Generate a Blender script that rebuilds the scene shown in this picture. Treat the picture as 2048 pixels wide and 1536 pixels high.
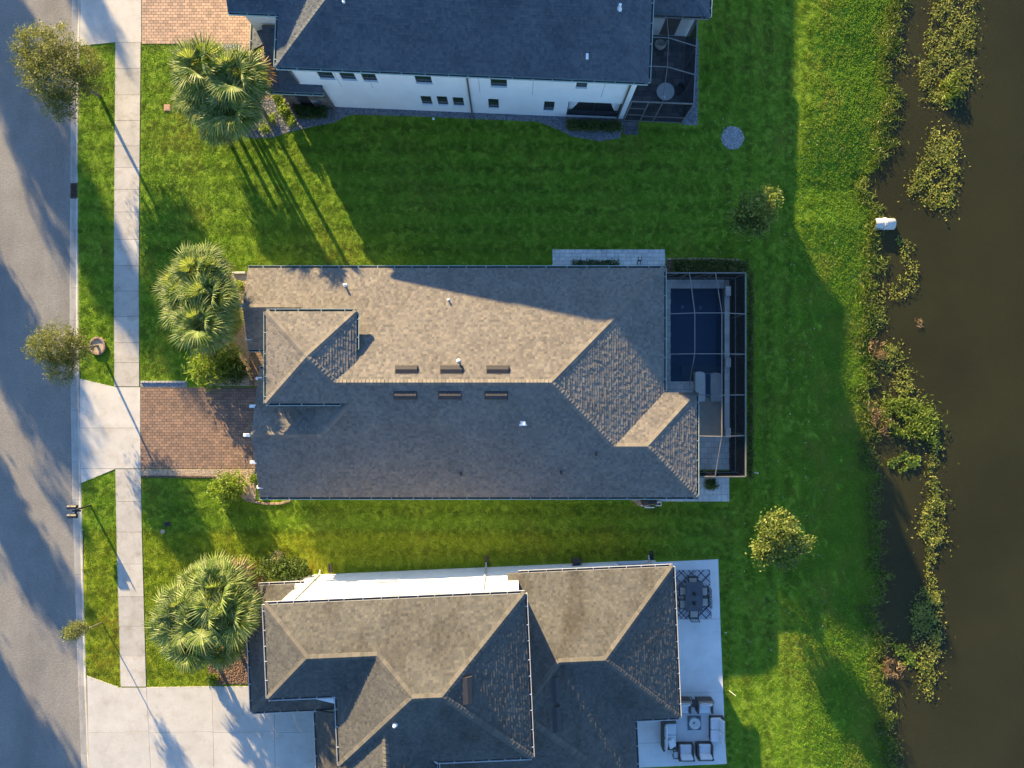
import bpy, bmesh, math, random
import numpy as np
from mathutils import Vector, Matrix, Quaternion
for o in list(bpy.data.objects): bpy.data.objects.remove(o)
SC = bpy.context.scene
C = SC.collection
# ---------------------------------------------------------------- camera, sky, sun, exposure
H, F = 42.5, 1421.0                       # drone height (m) and focal length in photo pixels
cam_d = bpy.data.cameras.new('camera'); cam = bpy.data.objects.new('camera', cam_d); C.objects.link(cam)
cam.location = (0, 0, H); cam.rotation_euler = (0, 0, 0)
cam_d.sensor_width = 36; cam_d.lens = 36 * F / 2048; cam_d.clip_end = 2000
SC.camera = cam
SUN_EL = math.radians(13.6); SUN_AZ = math.atan2(-0.470, 0.883)   # azimuth of the sun from +Y, towards +X
W = bpy.data.worlds.new('World'); SC.world = W; W.use_nodes = True
nt = W.node_tree; nt.nodes.clear()
sky = nt.nodes.new('ShaderNodeTexSky'); sky.sky_type = 'NISHITA'; sky.sun_disc = False
sky.sun_elevation = SUN_EL; sky.sun_rotation = SUN_AZ; sky.altitude = 10; sky.air_density = 1.0; sky.dust_density = 0.6; sky.ozone_density = 4.6
bg = nt.nodes.new('ShaderNodeBackground'); bg.inputs['Strength'].default_value = 0.102
wo = nt.nodes.new('ShaderNodeOutputWorld')
nt.links.new(sky.outputs[0], bg.inputs[0]); nt.links.new(bg.outputs[0], wo.inputs[0])
sl = bpy.data.lights.new('sun', 'SUN'); sl.energy = 5.0; sl.angle = math.radians(0.55); sl.color = (1.0, 0.74, 0.385)
sun = bpy.data.objects.new('sun', sl); C.objects.link(sun)
sdir = Vector((-math.sin(SUN_AZ) * math.cos(SUN_EL), -math.cos(SUN_AZ) * math.cos(SUN_EL), -math.sin(SUN_EL)))
sun.rotation_euler = sdir.to_track_quat('-Z', 'Y').to_euler(); sun.location = (-30, 50, 40)
SC.view_settings.view_transform = 'Standard'; SC.view_settings.look = 'None'
SC.view_settings.exposure = 2.15; SC.view_settings.gamma = 1.0; SC.view_settings.use_curve_mapping = False
SC.cycles.use_denoising = True; SC.cycles.denoiser = 'OPENIMAGEDENOISE'; SC.cycles.denoising_input_passes = 'RGB_ALBEDO_NORMAL'
SC.cycles.max_bounces = 6; SC.cycles.transparent_max_bounces = 12
SHX, SHY = -math.sin(SUN_AZ) / math.tan(SUN_EL), -math.cos(SUN_AZ) / math.tan(SUN_EL)   # shadow offset per metre of height

R = random.Random(7); NR = np.random.RandomState(11)
def g(px, py, z=0.0):                      # photo measurement -> plan position of a point at height z
    k = (H - z) / F
    return ((px - 1024) * k, (768 - py) * k)
def G(px, py, z=0.0):
    a = g(px, py, z); return (a[0], a[1], z)
# ---------------------------------------------------------------- mesh helpers
class MB:
    def __init__(s): s.v = []; s.f = []
    def add(s, vs, fs):
        b = len(s.v); s.v.extend([tuple(p) for p in vs]); s.f.extend([tuple(b + i for i in q) for q in fs]); return s
    def prism(s, poly, z0, z1):            # poly: CCW plan points; z0/z1 numbers or functions
        n = len(poly)
        a = sum(poly[i][0] * poly[(i + 1) % n][1] - poly[(i + 1) % n][0] * poly[i][1] for i in range(n))
        if a < 0: poly = poly[::-1]
        f0 = z0 if callable(z0) else (lambda x, y: z0); f1 = z1 if callable(z1) else (lambda x, y: z1)
        vs = [(x, y, f0(x, y)) for x, y in poly] + [(x, y, f1(x, y)) for x, y in poly]
        fs = [tuple(range(n - 1, -1, -1)), tuple(range(n, 2 * n))] + [(i, (i + 1) % n, n + (i + 1) % n, n + i) for i in range(n)]
        return s.add(vs, fs)
    def box(s, x0, x1, y0, y1, z0, z1): return s.prism([(x0, y0), (x1, y0), (x1, y1), (x0, y1)], z0, z1)
    def cbox(s, c, sz, rz=0.0, bev=0.0):
        x, y, z = c; a, b, h = sz[0] / 2, sz[1] / 2, sz[2] / 2; cs, sn = math.cos(rz), math.sin(rz)
        def T(p): return (x + p[0] * cs - p[1] * sn, y + p[0] * sn + p[1] * cs, z + p[2])
        if bev <= 0:
            vs = [T((i * a, j * b, k * h)) for k in (-1, 1) for i, j in ((-1, -1), (1, -1), (1, 1), (-1, 1))]
            return s.add(vs, [(3, 2, 1, 0), (4, 5, 6, 7), (0, 1, 5, 4), (1, 2, 6, 5), (2, 3, 7, 6), (3, 0, 4, 7)])
        rings = []
        for zz, e in ((-h, bev), (-h + bev, 0), (h - bev, 0), (h, bev)):
            aa, bb = a - e, b - e; q = bev
            rings.append([T(p + (zz,)) for p in ((-aa + q, -bb), (aa - q, -bb), (aa, -bb + q), (aa, bb - q), (aa - q, bb), (-aa + q, bb), (-aa, bb - q), (-aa, -bb + q))])
        vs = [p for r in rings for p in r]; fs = [tuple(range(7, -1, -1)), tuple(range(24, 32))]
        for k in range(3):
            for i in range(8): fs.append((k * 8 + i, k * 8 + (i + 1) % 8, k * 8 + 8 + (i + 1) % 8, k * 8 + 8 + i))
        return s.add(vs, fs)
    def tube(s, pts, r, n=6, caps=True):
        pts = [Vector(p) for p in pts]; m = len(pts); rs = r if isinstance(r, (list, tuple)) else [r] * m
        vs = []; fs = []
        for i, p in enumerate(pts):
            d = (pts[min(i + 1, m - 1)] - pts[max(i - 1, 0)]).normalized()
            u = d.cross(Vector((0, 0, 1)) if abs(d.z) < .95 else Vector((1, 0, 0))).normalized(); w = d.cross(u)
            for k in range(n):
                t = 2 * math.pi * k / n; vs.append(p + (u * math.cos(t) + w * math.sin(t)) * rs[i])
        for i in range(m - 1):
            for k in range(n): fs.append((i * n + k, i * n + (k + 1) % n, (i + 1) * n + (k + 1) % n, (i + 1) * n + k))
        if caps: fs += [tuple(range(n - 1, -1, -1)), tuple(range((m - 1) * n, m * n))]
        return s.add(vs, fs)
    def beam(s, a, b, w, h):               # rectangular bar between two points, w across, h high
        a, b = Vector(a), Vector(b); d = (b - a).normalized()
        u = d.cross(Vector((0, 0, 1)) if abs(d.z) < .98 else Vector((0, 1, 0))).normalized() * (w / 2); t = u.cross(d).normalized() * (h / 2)
        vs = [p + i * u + j * t for p in (a, b) for i, j in ((-1, -1), (1, -1), (1, 1), (-1, 1))]
        return s.add(vs, [(3, 2, 1, 0), (4, 5, 6, 7), (0, 1, 5, 4), (1, 2, 6, 5), (2, 3, 7, 6), (3, 0, 4, 7)])
    def lathe(s, c, prof, n=16):
        vs = []; fs = []
        for r, z in prof:
            for k in range(n): t = 2 * math.pi * k / n; vs.append((c[0] + r * math.cos(t), c[1] + r * math.sin(t), c[2] + z))
        for i in range(len(prof) - 1):
            for k in range(n): fs.append((i * n + k, i * n + (k + 1) % n, (i + 1) * n + (k + 1) % n, (i + 1) * n + k))
        fs += [tuple(range(n - 1, -1, -1)), tuple(range((len(prof) - 1) * n, len(prof) * n))]
        return s.add(vs, fs)
    def mesh(s, name, m=None, smooth=False):
        me = bpy.data.meshes.new(name); me.from_pydata(s.v, [], s.f)
        if m: me.materials.append(m)
        if smooth: me.polygons.foreach_set('use_smooth', [True] * len(me.polygons))
        me.update(); return me
WOFF = {}
def tag(o, label=None, cat=None, group=None, kind=None):
    if label: o['label'] = label
    if cat: o['category'] = cat
    if group: o['group'] = group
    if kind: o['kind'] = kind
    return o
def obj(name, me, parent=None, local=False):
    o = bpy.data.objects.new(name, me); C.objects.link(o)
    if parent is not None:
        o.parent = parent
        if not local: o.location = -WOFF.get(parent.name, Vector((0, 0, 0)))
    return o
def part(mb, name, m, parent=None, smooth=False, kind=None, local=False, label=None):
    o = obj(name, mb.mesh(name, m, smooth), parent, local)
    if kind: o['kind'] = kind
    if label: o['label'] = label
    return o
def thing(name, label, cat, loc, group=None, rz=0.0):
    o = bpy.data.objects.new(name, None); C.objects.link(o); o.empty_display_size = .2
    o.location = loc; o.rotation_euler = (0, 0, rz); WOFF[o.name] = Vector(loc)
    return tag(o, label, cat, group)
def struct(mb, name, m, smooth=False, label=None):
    o = part(mb, name, m, None, smooth); o['kind'] = 'structure'
    if label: o['label'] = label
    return o
def copy_tree(o, parent=None):
    c = o.copy(); C.objects.link(c); c.parent = parent
    for ch in o.children: copy_tree(ch, c)
    return c
def interp(tab, y): return float(np.interp(y, [t[0] for t in tab], [t[1] for t in tab]))
def inpoly(P, poly):                       # vectorised point in polygon
    x, y = P[:, 0], P[:, 1]; ins = np.zeros(len(P), bool); n = len(poly)
    for i in range(n):
        x1, y1 = poly[i]; x2, y2 = poly[(i + 1) % n]
        if y1 == y2: continue
        c = ((y1 > y) != (y2 > y)) & (x < (x2 - x1) * (y - y1) / (y2 - y1) + x1); ins ^= c
    return ins
# ---------------------------------------------------------------- materials
def nodes(name):
    m = bpy.data.materials.new(name); m.use_nodes = True; t = m.node_tree; t.nodes.clear()
    return m, t, t.nodes, t.links
def L(c): return (c[0], c[1], c[2], 1.0)
def rnd_value(t, mode):
    N, K = t.nodes, t.links
    if mode == 'island': return N.new('ShaderNodeNewGeometry').outputs['Random Per Island']
    if mode == 'object': return N.new('ShaderNodeObjectInfo').outputs['Random']
    a = N.new('ShaderNodeMath'); a.operation = 'ADD'
    K.new(N.new('ShaderNodeNewGeometry').outputs['Random Per Island'], a.inputs[0]); K.new(N.new('ShaderNodeObjectInfo').outputs['Random'], a.inputs[1])
    b = N.new('ShaderNodeMath'); b.operation = 'FRACT'; K.new(a.outputs[0], b.inputs[0]); return b.outputs[0]
def ramp(t, val, cols):
    r = t.nodes.new('ShaderNodeValToRGB'); t.links.new(val, r.inputs[0]); e = r.color_ramp.elements
    n = len(cols)
    cols = [c if len(c) == 2 else (i / max(1, n - 1), c) for i, c in enumerate(cols)]
    e[0].position, e[0].color = cols[0][0], L(cols[0][1]); e[1].position, e[1].color = cols[-1][0], L(cols[-1][1])
    for p, c in cols[1:-1]: k = e.new(p); k.color = L(c)
    return r.outputs[0]
def noise(t, scale, detail=4, rough=.6, stretch=None, pos=True):
    N, K = t.nodes, t.links
    co = N.new('ShaderNodeNewGeometry').outputs['Position'] if pos else N.new('ShaderNodeTexCoord').outputs['Object']
    if stretch:
        mp = N.new('ShaderNodeMapping'); mp.inputs['Scale'].default_value = stretch; K.new(co, mp.inputs[0]); co = mp.outputs[0]
    n = N.new('ShaderNodeTexNoise'); n.inputs['Scale'].default_value = scale; n.inputs['Detail'].default_value = detail; n.inputs['Roughness'].default_value = rough
    K.new(co, n.inputs['Vector']); return n.outputs['Fac']
def mix(t, mode, fac, a, b):
    m = t.nodes.new('ShaderNodeMix'); m.data_type = 'RGBA'; m.blend_type = mode
    for s, v in ((0, fac), (6, a), (7, b)):
        if isinstance(v, (int, float)): m.inputs[s].default_value = v
        elif isinstance(v, tuple): m.inputs[s].default_value = L(v)
        else: t.links.new(v, m.inputs[s])
    return m.outputs[2]
def bump(t, h, dist=.01, strength=1.0):
    b = t.nodes.new('ShaderNodeBump'); b.inputs['Distance'].default_value = dist; b.inputs['Strength'].default_value = strength
    t.links.new(h, b.inputs['Height']); return b.outputs[0]
def mat(name, cols, rough=.8, scale=3.0, rnd=None, rcols=None, rfac=1.0, stain=None, bmp=None, metal=0.0, spec=.5, detail=4, stretch=None, grain=None):
    """cols: colours over a noise; rnd/rcols: per piece tint multiplied in; stain: (scale, dark colour, lo, hi[, stretch]); grain: (scale, amount)"""
    m, t, N, K = nodes(name)
    c = ramp(t, noise(t, scale, detail, .6, stretch), [(.3, cols[0])] + [(.3 + .4 * (i + 1) / len(cols), x) for i, x in enumerate(cols[1:-1])] + [(.7, cols[-1])]) if len(cols) > 1 else None
    if c is None:
        q = N.new('ShaderNodeRGB'); q.outputs[0].default_value = L(cols[0]); c = q.outputs[0]
    if rnd: c = mix(t, 'MULTIPLY', rfac, c, ramp(t, rnd_value(t, rnd), rcols))
    if stain:
        n = noise(t, stain[0], 5, .65, stain[4] if len(stain) > 4 else None)
        f = N.new('ShaderNodeMapRange'); f.inputs[1].default_value = stain[2]; f.inputs[2].default_value = stain[3]; K.new(n, f.inputs[0])
        c = mix(t, 'MULTIPLY', f.outputs[0], c, stain[1])
    if grain:
        n = noise(t, grain[0], 2, .5); f = N.new('ShaderNodeMapRange'); f.inputs[1].default_value = .25; f.inputs[2].default_value = .75
        f.inputs[3].default_value = 1 - grain[1]; f.inputs[4].default_value = 1 + grain[1]; K.new(n, f.inputs[0])
        c = mix(t, 'MULTIPLY', 1.0, c, f.outputs[0])
    p = N.new('ShaderNodeBsdfPrincipled'); K.new(c, p.inputs['Base Color']); p.inputs['Roughness'].default_value = rough
    p.inputs['Metallic'].default_value = metal; p.inputs['Specular IOR Level'].default_value = spec
    if bmp: K.new(bump(t, noise(t, bmp[0], 3), bmp[1]), p.inputs['Normal'])
    o = N.new('ShaderNodeOutputMaterial'); K.new(p.outputs[0], o.inputs[0]); return m
def leafmat(name, cols, trans=.35, scale=1.2, rnd='island', tcol=1.5, patch=None, pscale=.25):
    m, t, N, K = nodes(name)
    c = ramp(t, rnd_value(t, rnd), cols)
    if patch: 
        f = N.new('ShaderNodeMapRange'); f.inputs[1].default_value = .48; f.inputs[2].default_value = .68; K.new(noise(t, pscale, 5, .65), f.inputs[0])
        c = mix(t, 'MIX', f.outputs[0], c, patch)
    c = mix(t, 'MULTIPLY', 1.0, c, ramp(t, noise(t, scale, 3), [(.3, (.65, .68, .65)), (.7, (1.25, 1.2, 1.15))]))
    d = N.new('ShaderNodeBsdfPrincipled'); d.inputs['Roughness'].default_value = .55; d.inputs['Specular IOR Level'].default_value = .35; K.new(c, d.inputs['Base Color'])
    tr = N.new('ShaderNodeBsdfTranslucent'); K.new(mix(t, 'MULTIPLY', 1.0, c, (tcol * 1.1, tcol, tcol * .5)), tr.inputs[0])
    mx = N.new('ShaderNodeMixShader'); mx.inputs[0].default_value = trans; K.new(d.outputs[0], mx.inputs[1]); K.new(tr.outputs[0], mx.inputs[2])
    o = N.new('ShaderNodeOutputMaterial'); K.new(mx.outputs[0], o.inputs[0]); return m
M = {}
SH = [(.0, (.78, .79, .81)), (.3, (.94, .94, .94)), (.7, (1.03, 1.02, 1.02)), (1, (1.18, 1.16, 1.12))]
M['shingle'] = mat('weathered_shingle', [(.155, .140, .120), (.192, .175, .151)], .9, .6, 'island', SH, 1.0, (.35, (.92, .92, .92), .5, .72), None, spec=.2, grain=(22, .22))
M['shingle_grey'] = mat('grey_shingle', [(.078, .078, .073), (.102, .100, .092)], .9, .6, 'island', SH, 1.0, (.5, (.55, .50, .45), .48, .75, (1.0, .28, 1)), None, spec=.2, grain=(22, .22))
M['shingle_slate'] = mat('slate_grey_shingle', [(.072, .085, .10), (.10, .112, .125)], .9, .6, 'island', SH, 1.0, (.35, (.8, .82, .85), .5, .72), None, spec=.2, grain=(22, .22))
M['cap_warm'] = mat('warm_cap_shingle', [(.158, .143, .122), (.182, .166, .142)], .9, 2, 'island', SH, 1.0, spec=.2)
M['cap_grey'] = mat('grey_cap_shingle', [(.095, .09, .08), (.115, .108, .096)], .9, 2, 'island', SH, 1.0, spec=.2)
M['stucco'] = mat('white_stucco', [(.68, .68, .67), (.74, .74, .73)], .9, 1.2, stain=(.5, (.92, .91, .89), .5, .8, (1, 1, .3)))
M['soffit'] = mat('white_painted_trim', [(.74, .74, .73), (.78, .78, .77)], .6, 2)
M['gutter_green'] = mat('aged_green_gutter', [(.26, .36, .33), (.36, .45, .41)], .5, 2, stain=(4, (.7, .72, .7), .5, .8))
M['gutter_white'] = mat('white_gutter', [(.40, .41, .42), (.48, .49, .50)], .45, 2, stain=(5, (.75, .73, .7), .55, .8))
M['gutter_brown'] = mat('bronze_downspout', [(.10, .085, .075), (.14, .12, .10)], .5, 3)
M['concrete'] = mat('light_concrete', [(.42, .405, .375), (.50, .485, .45)], .85, .8, 'island+', [(.9, .9, .9), (1.05, 1.05, 1.05)], 1.0, (1.3, (.82, .78, .72), .5, .78), None, grain=(12, .05))
M['patio'] = mat('patio_concrete', [(.54, .535, .53), (.62, .615, .61)], .85, .8, stain=(1.3, (.88, .86, .84), .5, .78), grain=(12, .04))
M['walk'] = mat('sidewalk_concrete', [(.36, .345, .32), (.45, .435, .405)], .88, .9, 'object', [(.86, .86, .86), (1.06, 1.05, 1.03)], 1.0, (1.6, (.70, .66, .60), .5, .78), None, grain=(12, .06))
M['kerb'] = mat('kerb_concrete', [(.30, .295, .28), (.40, .39, .365)], .88, 1.2, 'object', [(.85, .85, .85), (1.05, 1.04, 1.02)], 1.0, (2.2, (.62, .58, .52), .5, .8, (2, .25, 1)), None, grain=(12, .07))
M['asphalt'] = mat('worn_asphalt', [(.175, .168, .155), (.215, .206, .19)], .95, .5, stain=(.3, (.74, .74, .77), .48, .72, (1, .22, 1)), bmp=(9, .012), grain=(11, .17))
M['paver'] = mat('red_brown_paver', [(.195, .130, .095), (.25, .17, .125)], .85, 1.5, 'both', [(.0, (.72, .74, .77)), (.3, (.9, .9, .9)), (.65, (1.04, 1.0, .98)), (1, (1.2, 1.14, 1.06))], 1.0, (1.1, (.72, .74, .76), .5, .8))
M['paver_tan'] = mat('tan_paver', [(.35, .245, .18), (.40, .285, .21)], .85, 1.5, 'both', [(.75, .74, .74), (1.02, 1.0, .99), (1.2, 1.14, 1.08)], 1.0, (1.1, (.82, .82, .82), .5, .8))
M['joint'] = mat('sand_joint', [(.045, .037, .03), (.07, .058, .048)], .95, 8)
M['tile'] = mat('pale_travertine_tile', [(.50, .49, .47), (.60, .59, .565)], .6, 1.6, 'both', [(.84, .84, .85), (1.06, 1.05, 1.03)], 1.0, (2, (.86, .84, .8), .5, .8))
M['tile_joint'] = mat('grey_grout', [(.22, .215, .20), (.27, .26, .25)], .95, 6)
M['tile_dark'] = mat('dark_patio_paver', [(.085, .085, .09), (.14, .135, .135)], .7, 1.4, 'both', [(.55, .56, .6), (1.2, 1.18, 1.15)], 1.0, (1.5, (.6, .6, .65), .5, .75))
M['gravel_tan'] = mat('tan_gravel', [(.34, .275, .20), (.44, .36, .27)], .9, 6, 'island', [(.6, .58, .56), (1.3, 1.25, 1.2)])
M['gravel_grey'] = mat('slate_gravel', [(.10, .105, .115), (.17, .175, .19)], .85, 5, 'island', [(.5, .52, .56), (1.7, 1.7, 1.7)])
M['gravel_blue'] = mat('pale_river_stone', [(.24, .24, .245), (.31, .31, .315)], .85, 5, 'island', [(.6, .6, .62), (1.4, 1.4, 1.4)])
M['mulch'] = mat('brown_mulch', [(.10, .066, .046), (.16, .105, .072)], .95, 6, 'island', [(.5, .5, .5), (1.6, 1.5, 1.4)])
M['bark'] = mat('tree_bark', [(.15, .125, .10), (.24, .20, .165)], .95, 6, bmp=(25, .02))
M['palm_bark'] = mat('palm_trunk_bark', [(.17, .14, .105), (.27, .23, .18)], .95, 5, bmp=(18, .03))
M['edging'] = mat('brick_edging', [(.22, .15, .12), (.30, .22, .17)], .9, 5, 'both', [(.7, .7, .7), (1.2, 1.15, 1.1)])
M['bronze'] = mat('bronze_aluminium', [(.17, .155, .14), (.22, .20, .18)], .45, 3)
M['cageframe'] = mat('pale_cage_aluminium', [(.13, .125, .118), (.18, .172, .16)], .5, 3)
M['black'] = mat('black_metal', [(.018, .018, .02), (.032, .032, .035)], .45, 5)
M['iron'] = mat('rusty_cast_iron', [(.055, .035, .028), (.09, .055, .04)], .7, 8)
M['white'] = mat('white_plastic', [(.74, .74, .74), (.8, .8, .8)], .5, 3)
M['ventgrey'] = mat('grey_brown_vent_metal', [(.030, .026, .025), (.042, .037, .035)], .6, 3, stain=(3, (.8, .78, .75), .5, .8))
M['cushion'] = mat('pale_grey_cushion', [(.50, .51, .53), (.57, .58, .60)], .95, 3, bmp=(70, .003))
M['beige_cushion'] = mat('beige_cushion', [(.40, .37, .33), (.47, .44, .40)], .95, 3)
M['wicker'] = mat('dark_brown_wicker', [(.045, .035, .032), (.085, .068, .06)], .8, 30)
M['wicker_sunlit'] = mat('sunlit_wicker_top', [(.22, .16, .12), (.30, .23, .17)], .8, 30)  # sunlight on the chair backs, painted as a lighter wicker
M['slate'] = mat('slate_table_top', [(.045, .05, .06), (.085, .09, .10)], .4, 4)
M['stone_table'] = mat('pale_stone_table', [(.40, .40, .39), (.48, .48, .47)], .7, 4)
M['stone'] = mat('brown_ledge_stone', [(.10, .085, .075), (.18, .155, .135)], .9, 3, 'both', [(.6, .6, .6), (1.3, 1.25, 1.2)])
M['pipe'] = mat('pale_concrete_pipe', [(.44, .43, .41), (.54, .53, .51)], .8, 3, stain=(3, (.7, .66, .58), .5, .8))
M['gutter_dark'] = mat('dark_gutter_trough', [(.035, .035, .032), (.07, .068, .06)], .9, 6)  # dark tone for the gutter bottoms
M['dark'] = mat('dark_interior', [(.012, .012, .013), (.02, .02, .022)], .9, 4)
M['terracotta'] = mat('terracotta_cover', [(.36, .21, .14), (.44, .27, .18)], .9, 6)
M['curtain'] = mat('white_curtain', [(.6, .6, .6), (.68, .68, .68)], .9, 4, stretch=(8, 8, .3))
M['plaster'] = mat('blue_pool_plaster', [(.20, .29, .38), (.24, .33, .42)], .7, 1.2)
M['spa_stone'] = mat('grey_spa_shelf', [(.30, .295, .285), (.37, .365, .35)], .8, 2)
M['deck_sun_tint'] = mat('sun_tinted_deck', [(.30, .26, .21), (.36, .315, .26)], .85, 3, grain=(20, .12))  # tan of the sun on the deck, put into the slab colour
# glass
m, t, N, K = nodes('window_glass'); p = N.new('ShaderNodeBsdfPrincipled'); p.inputs['Base Color'].default_value = (.02, .03, .032, 1); p.inputs['Roughness'].default_value = .06
p.inputs['Specular IOR Level'].default_value = .8; o = N.new('ShaderNodeOutputMaterial'); K.new(p.outputs[0], o.inputs[0]); M['glass'] = m
# insect screen: fine dark mesh, mostly see-through
m, t, N, K = nodes('insect_screen'); d = N.new('ShaderNodeBsdfDiffuse'); d.inputs[0].default_value = (.02, .02, .022, 1)
tr = N.new('ShaderNodeBsdfTransparent'); mx = N.new('ShaderNodeMixShader'); geo = N.new('ShaderNodeNewGeometry'); dt_ = N.new('ShaderNodeVectorMath'); dt_.operation = 'DOT_PRODUCT'; K.new(geo.outputs['Normal'], dt_.inputs[0]); K.new(geo.outputs['Incoming'], dt_.inputs[1])
def mth(op, a, b):                           # woven mesh: open area shrinks as light crosses it at a slant
    q_ = N.new('ShaderNodeMath'); q_.operation = op
    for i_, v_ in enumerate((a, b)):
        if v_ is None: continue
        if isinstance(v_, (int, float)): q_.inputs[i_].default_value = v_
        else: K.new(v_, q_.inputs[i_])
    return q_.outputs[0]
cs_ = mth('MAXIMUM', mth('ABSOLUTE', dt_.outputs['Value'], None), .12)
fac_ = mth('SUBTRACT', 1.0, mth('POWER', .72, mth('DIVIDE', 1.0, cs_)))
K.new(fac_, mx.inputs[0]); K.new(tr.outputs[0], mx.inputs[1]); K.new(d.outputs[0], mx.inputs[2])
o = N.new('ShaderNodeOutputMaterial'); K.new(mx.outputs[0], o.inputs[0]); M['screen'] = m
def watermat(name, murk, tint, fac, ripple, dist):
    m, t, N, K = nodes(name)
    d = N.new('ShaderNodeBsdfDiffuse'); K.new(ramp(t, noise(t, .12, 3), [(.35, tuple(c * .85 for c in murk)), (.65, tuple(c * 1.15 for c in murk))]), d.inputs[0])
    tr = N.new('ShaderNodeBsdfTransparent'); tr.inputs[0].default_value = L(tint)
    mx = N.new('ShaderNodeMixShader'); mx.inputs[0].default_value = fac; K.new(tr.outputs[0], mx.inputs[1]); K.new(d.outputs[0], mx.inputs[2])
    gl = N.new('ShaderNodeBsdfGlossy'); gl.inputs['Roughness'].default_value = .08; b = bump(t, noise(t, ripple, 3), dist); K.new(b, gl.inputs['Normal'])
    fr = N.new('ShaderNodeFresnel'); fr.inputs[0].default_value = 1.33; K.new(b, fr.inputs['Normal'])
    m2 = N.new('ShaderNodeMixShader'); K.new(fr.outputs[0], m2.inputs[0]); K.new(mx.outputs[0], m2.inputs[1]); K.new(gl.outputs[0], m2.inputs[2])
    o = N.new('ShaderNodeOutputMaterial'); K.new(m2.outputs[0], o.inputs[0]); return m
M['pond'] = watermat('murky_pond_water', (.048, .047, .017), (.84, .68, .38), .48, 5, .02)
M['poolwater'] = watermat('clear_pool_water', (.03, .06, .10), (.66, .82, .92), .12, 4, .01)
# ---------------------------------------------------------------- terrain, road, kerb, walks
KL = [(-900, 150), (0, 142), (150, 140), (300, 139), (450, 138), (600, 137.5), (700, 138), (800, 139.5), (900, 141), (1000, 143), (1100, 146), (1200, 149), (1300, 152), (1400, 156), (1536, 161), (2500, 200)]
KR = [(-900, 171), (0, 162), (150, 158), (300, 155.5), (450, 156.5), (600, 157), (700, 158), (800, 159.5), (900, 161.5), (1000, 163.5), (1100, 166), (1200, 168), (1300, 171), (1400, 174), (1536, 180), (2500, 219)]
WATER_Z = -0.85
WL = [(-900, 1800), (0, 1790), (60, 1786), (130, 1768), (200, 1778), (260, 1772), (330, 1742), (380, 1722), (420, 1738), (450, 1752), (520, 1738), (600, 1733), (680, 1728), (760, 1732), (850, 1728), (930, 1732), (1000, 1744), (1060, 1742), (1120, 1752), (1200, 1742), (1300, 1750), (1400, 1762), (1536, 1776), (2500, 1800)]
KLw = [(g(x, y)[1], g(x, y)[0]) for y, x in KL][::-1]; KRw = [(g(x, y)[1], g(x, y)[0]) for y, x in KR][::-1]
WLw = [(g(x, y, WATER_Z)[1], g(x, y, WATER_Z)[0]) for y, x in WL][::-1]
def water_x(Y): return np.interp(Y, *zip(*WLw)) + .20 * np.sin(Y * 1.9) + .14 * np.sin(Y * 4.3 + 1) + .09 * np.sin(Y * 8.1 + 2)
POOL = (*g(1341, 763, 0), *g(1446, 577, 0))   # x0,y0,x1,y1
def height(X, Y):
    kr, xw = np.interp(Y, *zip(*KRw)), np.interp(Y, *zip(*WLw)); pert = water_x(Y) - xw
    z = np.zeros_like(X)
    t = np.clip((X - (xw - 5.0)) / 5.0, 0, 1); xs_ = xw + pert; t = np.where(X > xs_ - .8, np.clip(.84 + .16 * (X - xs_ + .8) / .8, 0, 1), np.minimum(t, .84)); z = z + WATER_Z * (t * t * (3 - 2 * t) * .35 + t * .65)
    z = z - np.clip((X - xs_) / 9.0, 0, 1) * 1.9
    z = np.where(X > 118, np.minimum(z + (X - 118) * .2, 0), z)
    road = (X < kr - .12) & (X > -39.5); z = np.where(road, -.45, z)
    px0, py0, px1, py1 = POOL
    z = np.where((X > px0 - .25) & (X < px1 + .25) & (Y > py0 - .25) & (Y < py1 + .25), -2.0, z)
    return z
xs = sorted(set([-420, -200, -90, -60, -45, -39.7, -39.4] + list(np.arange(-39, -27.4, 1)) + list(np.arange(-27, -24.5, .2)) + list(np.arange(-24, 14.1, 1.0)) + list(np.arange(14.5, 19.5, .4)) + list(np.arange(19.5, 25, .15)) + list(np.arange(25, 27, .4)) + list(np.arange(27, 40, 1.5)) + [50, 70, 100, 118, 125, 200, 420] + [POOL[0] - .3, POOL[0] - .2, POOL[2] + .2, POOL[2] + .3]))
ys = sorted(set([-420, -200, -90, -50] + list(np.arange(-36, 36.1, .4)) + [50, 90, 200, 420] + [POOL[1] - .3, POOL[1] - .2, POOL[3] + .2, POOL[3] + .3]))
X, Y = np.meshgrid(np.array(xs, float), np.array(ys, float)); Z = height(X, Y); nx, ny = len(xs), len(ys)
mb = MB(); mb.v = [tuple(p) for p in np.stack([X.ravel(), Y.ravel(), Z.ravel()], 1)]
mb.f = [(j * nx + i, j * nx + i + 1, (j + 1) * nx + i + 1, (j + 1) * nx + i) for j in range(ny - 1) for i in range(nx - 1)]
M['soil'] = None
m, t, N, K = nodes('turf_soil')
c = ramp(t, noise(t, 5, 5), [(.3, (.112, .188, .014)), (.7, (.178, .265, .027))])
sp = N.new('ShaderNodeSeparateXYZ'); K.new(N.new('ShaderNodeNewGeometry').outputs['Position'], sp.inputs[0])
f = N.new('ShaderNodeMapRange'); f.inputs[1].default_value = -.62; f.inputs[2].default_value = -.9; K.new(sp.outputs[2], f.inputs[0])
f2 = N.new('ShaderNodeMapRange'); f2.inputs[1].default_value = -1.0; f2.inputs[2].default_value = -2.0; K.new(sp.outputs[2], f2.inputs[0])
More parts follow.
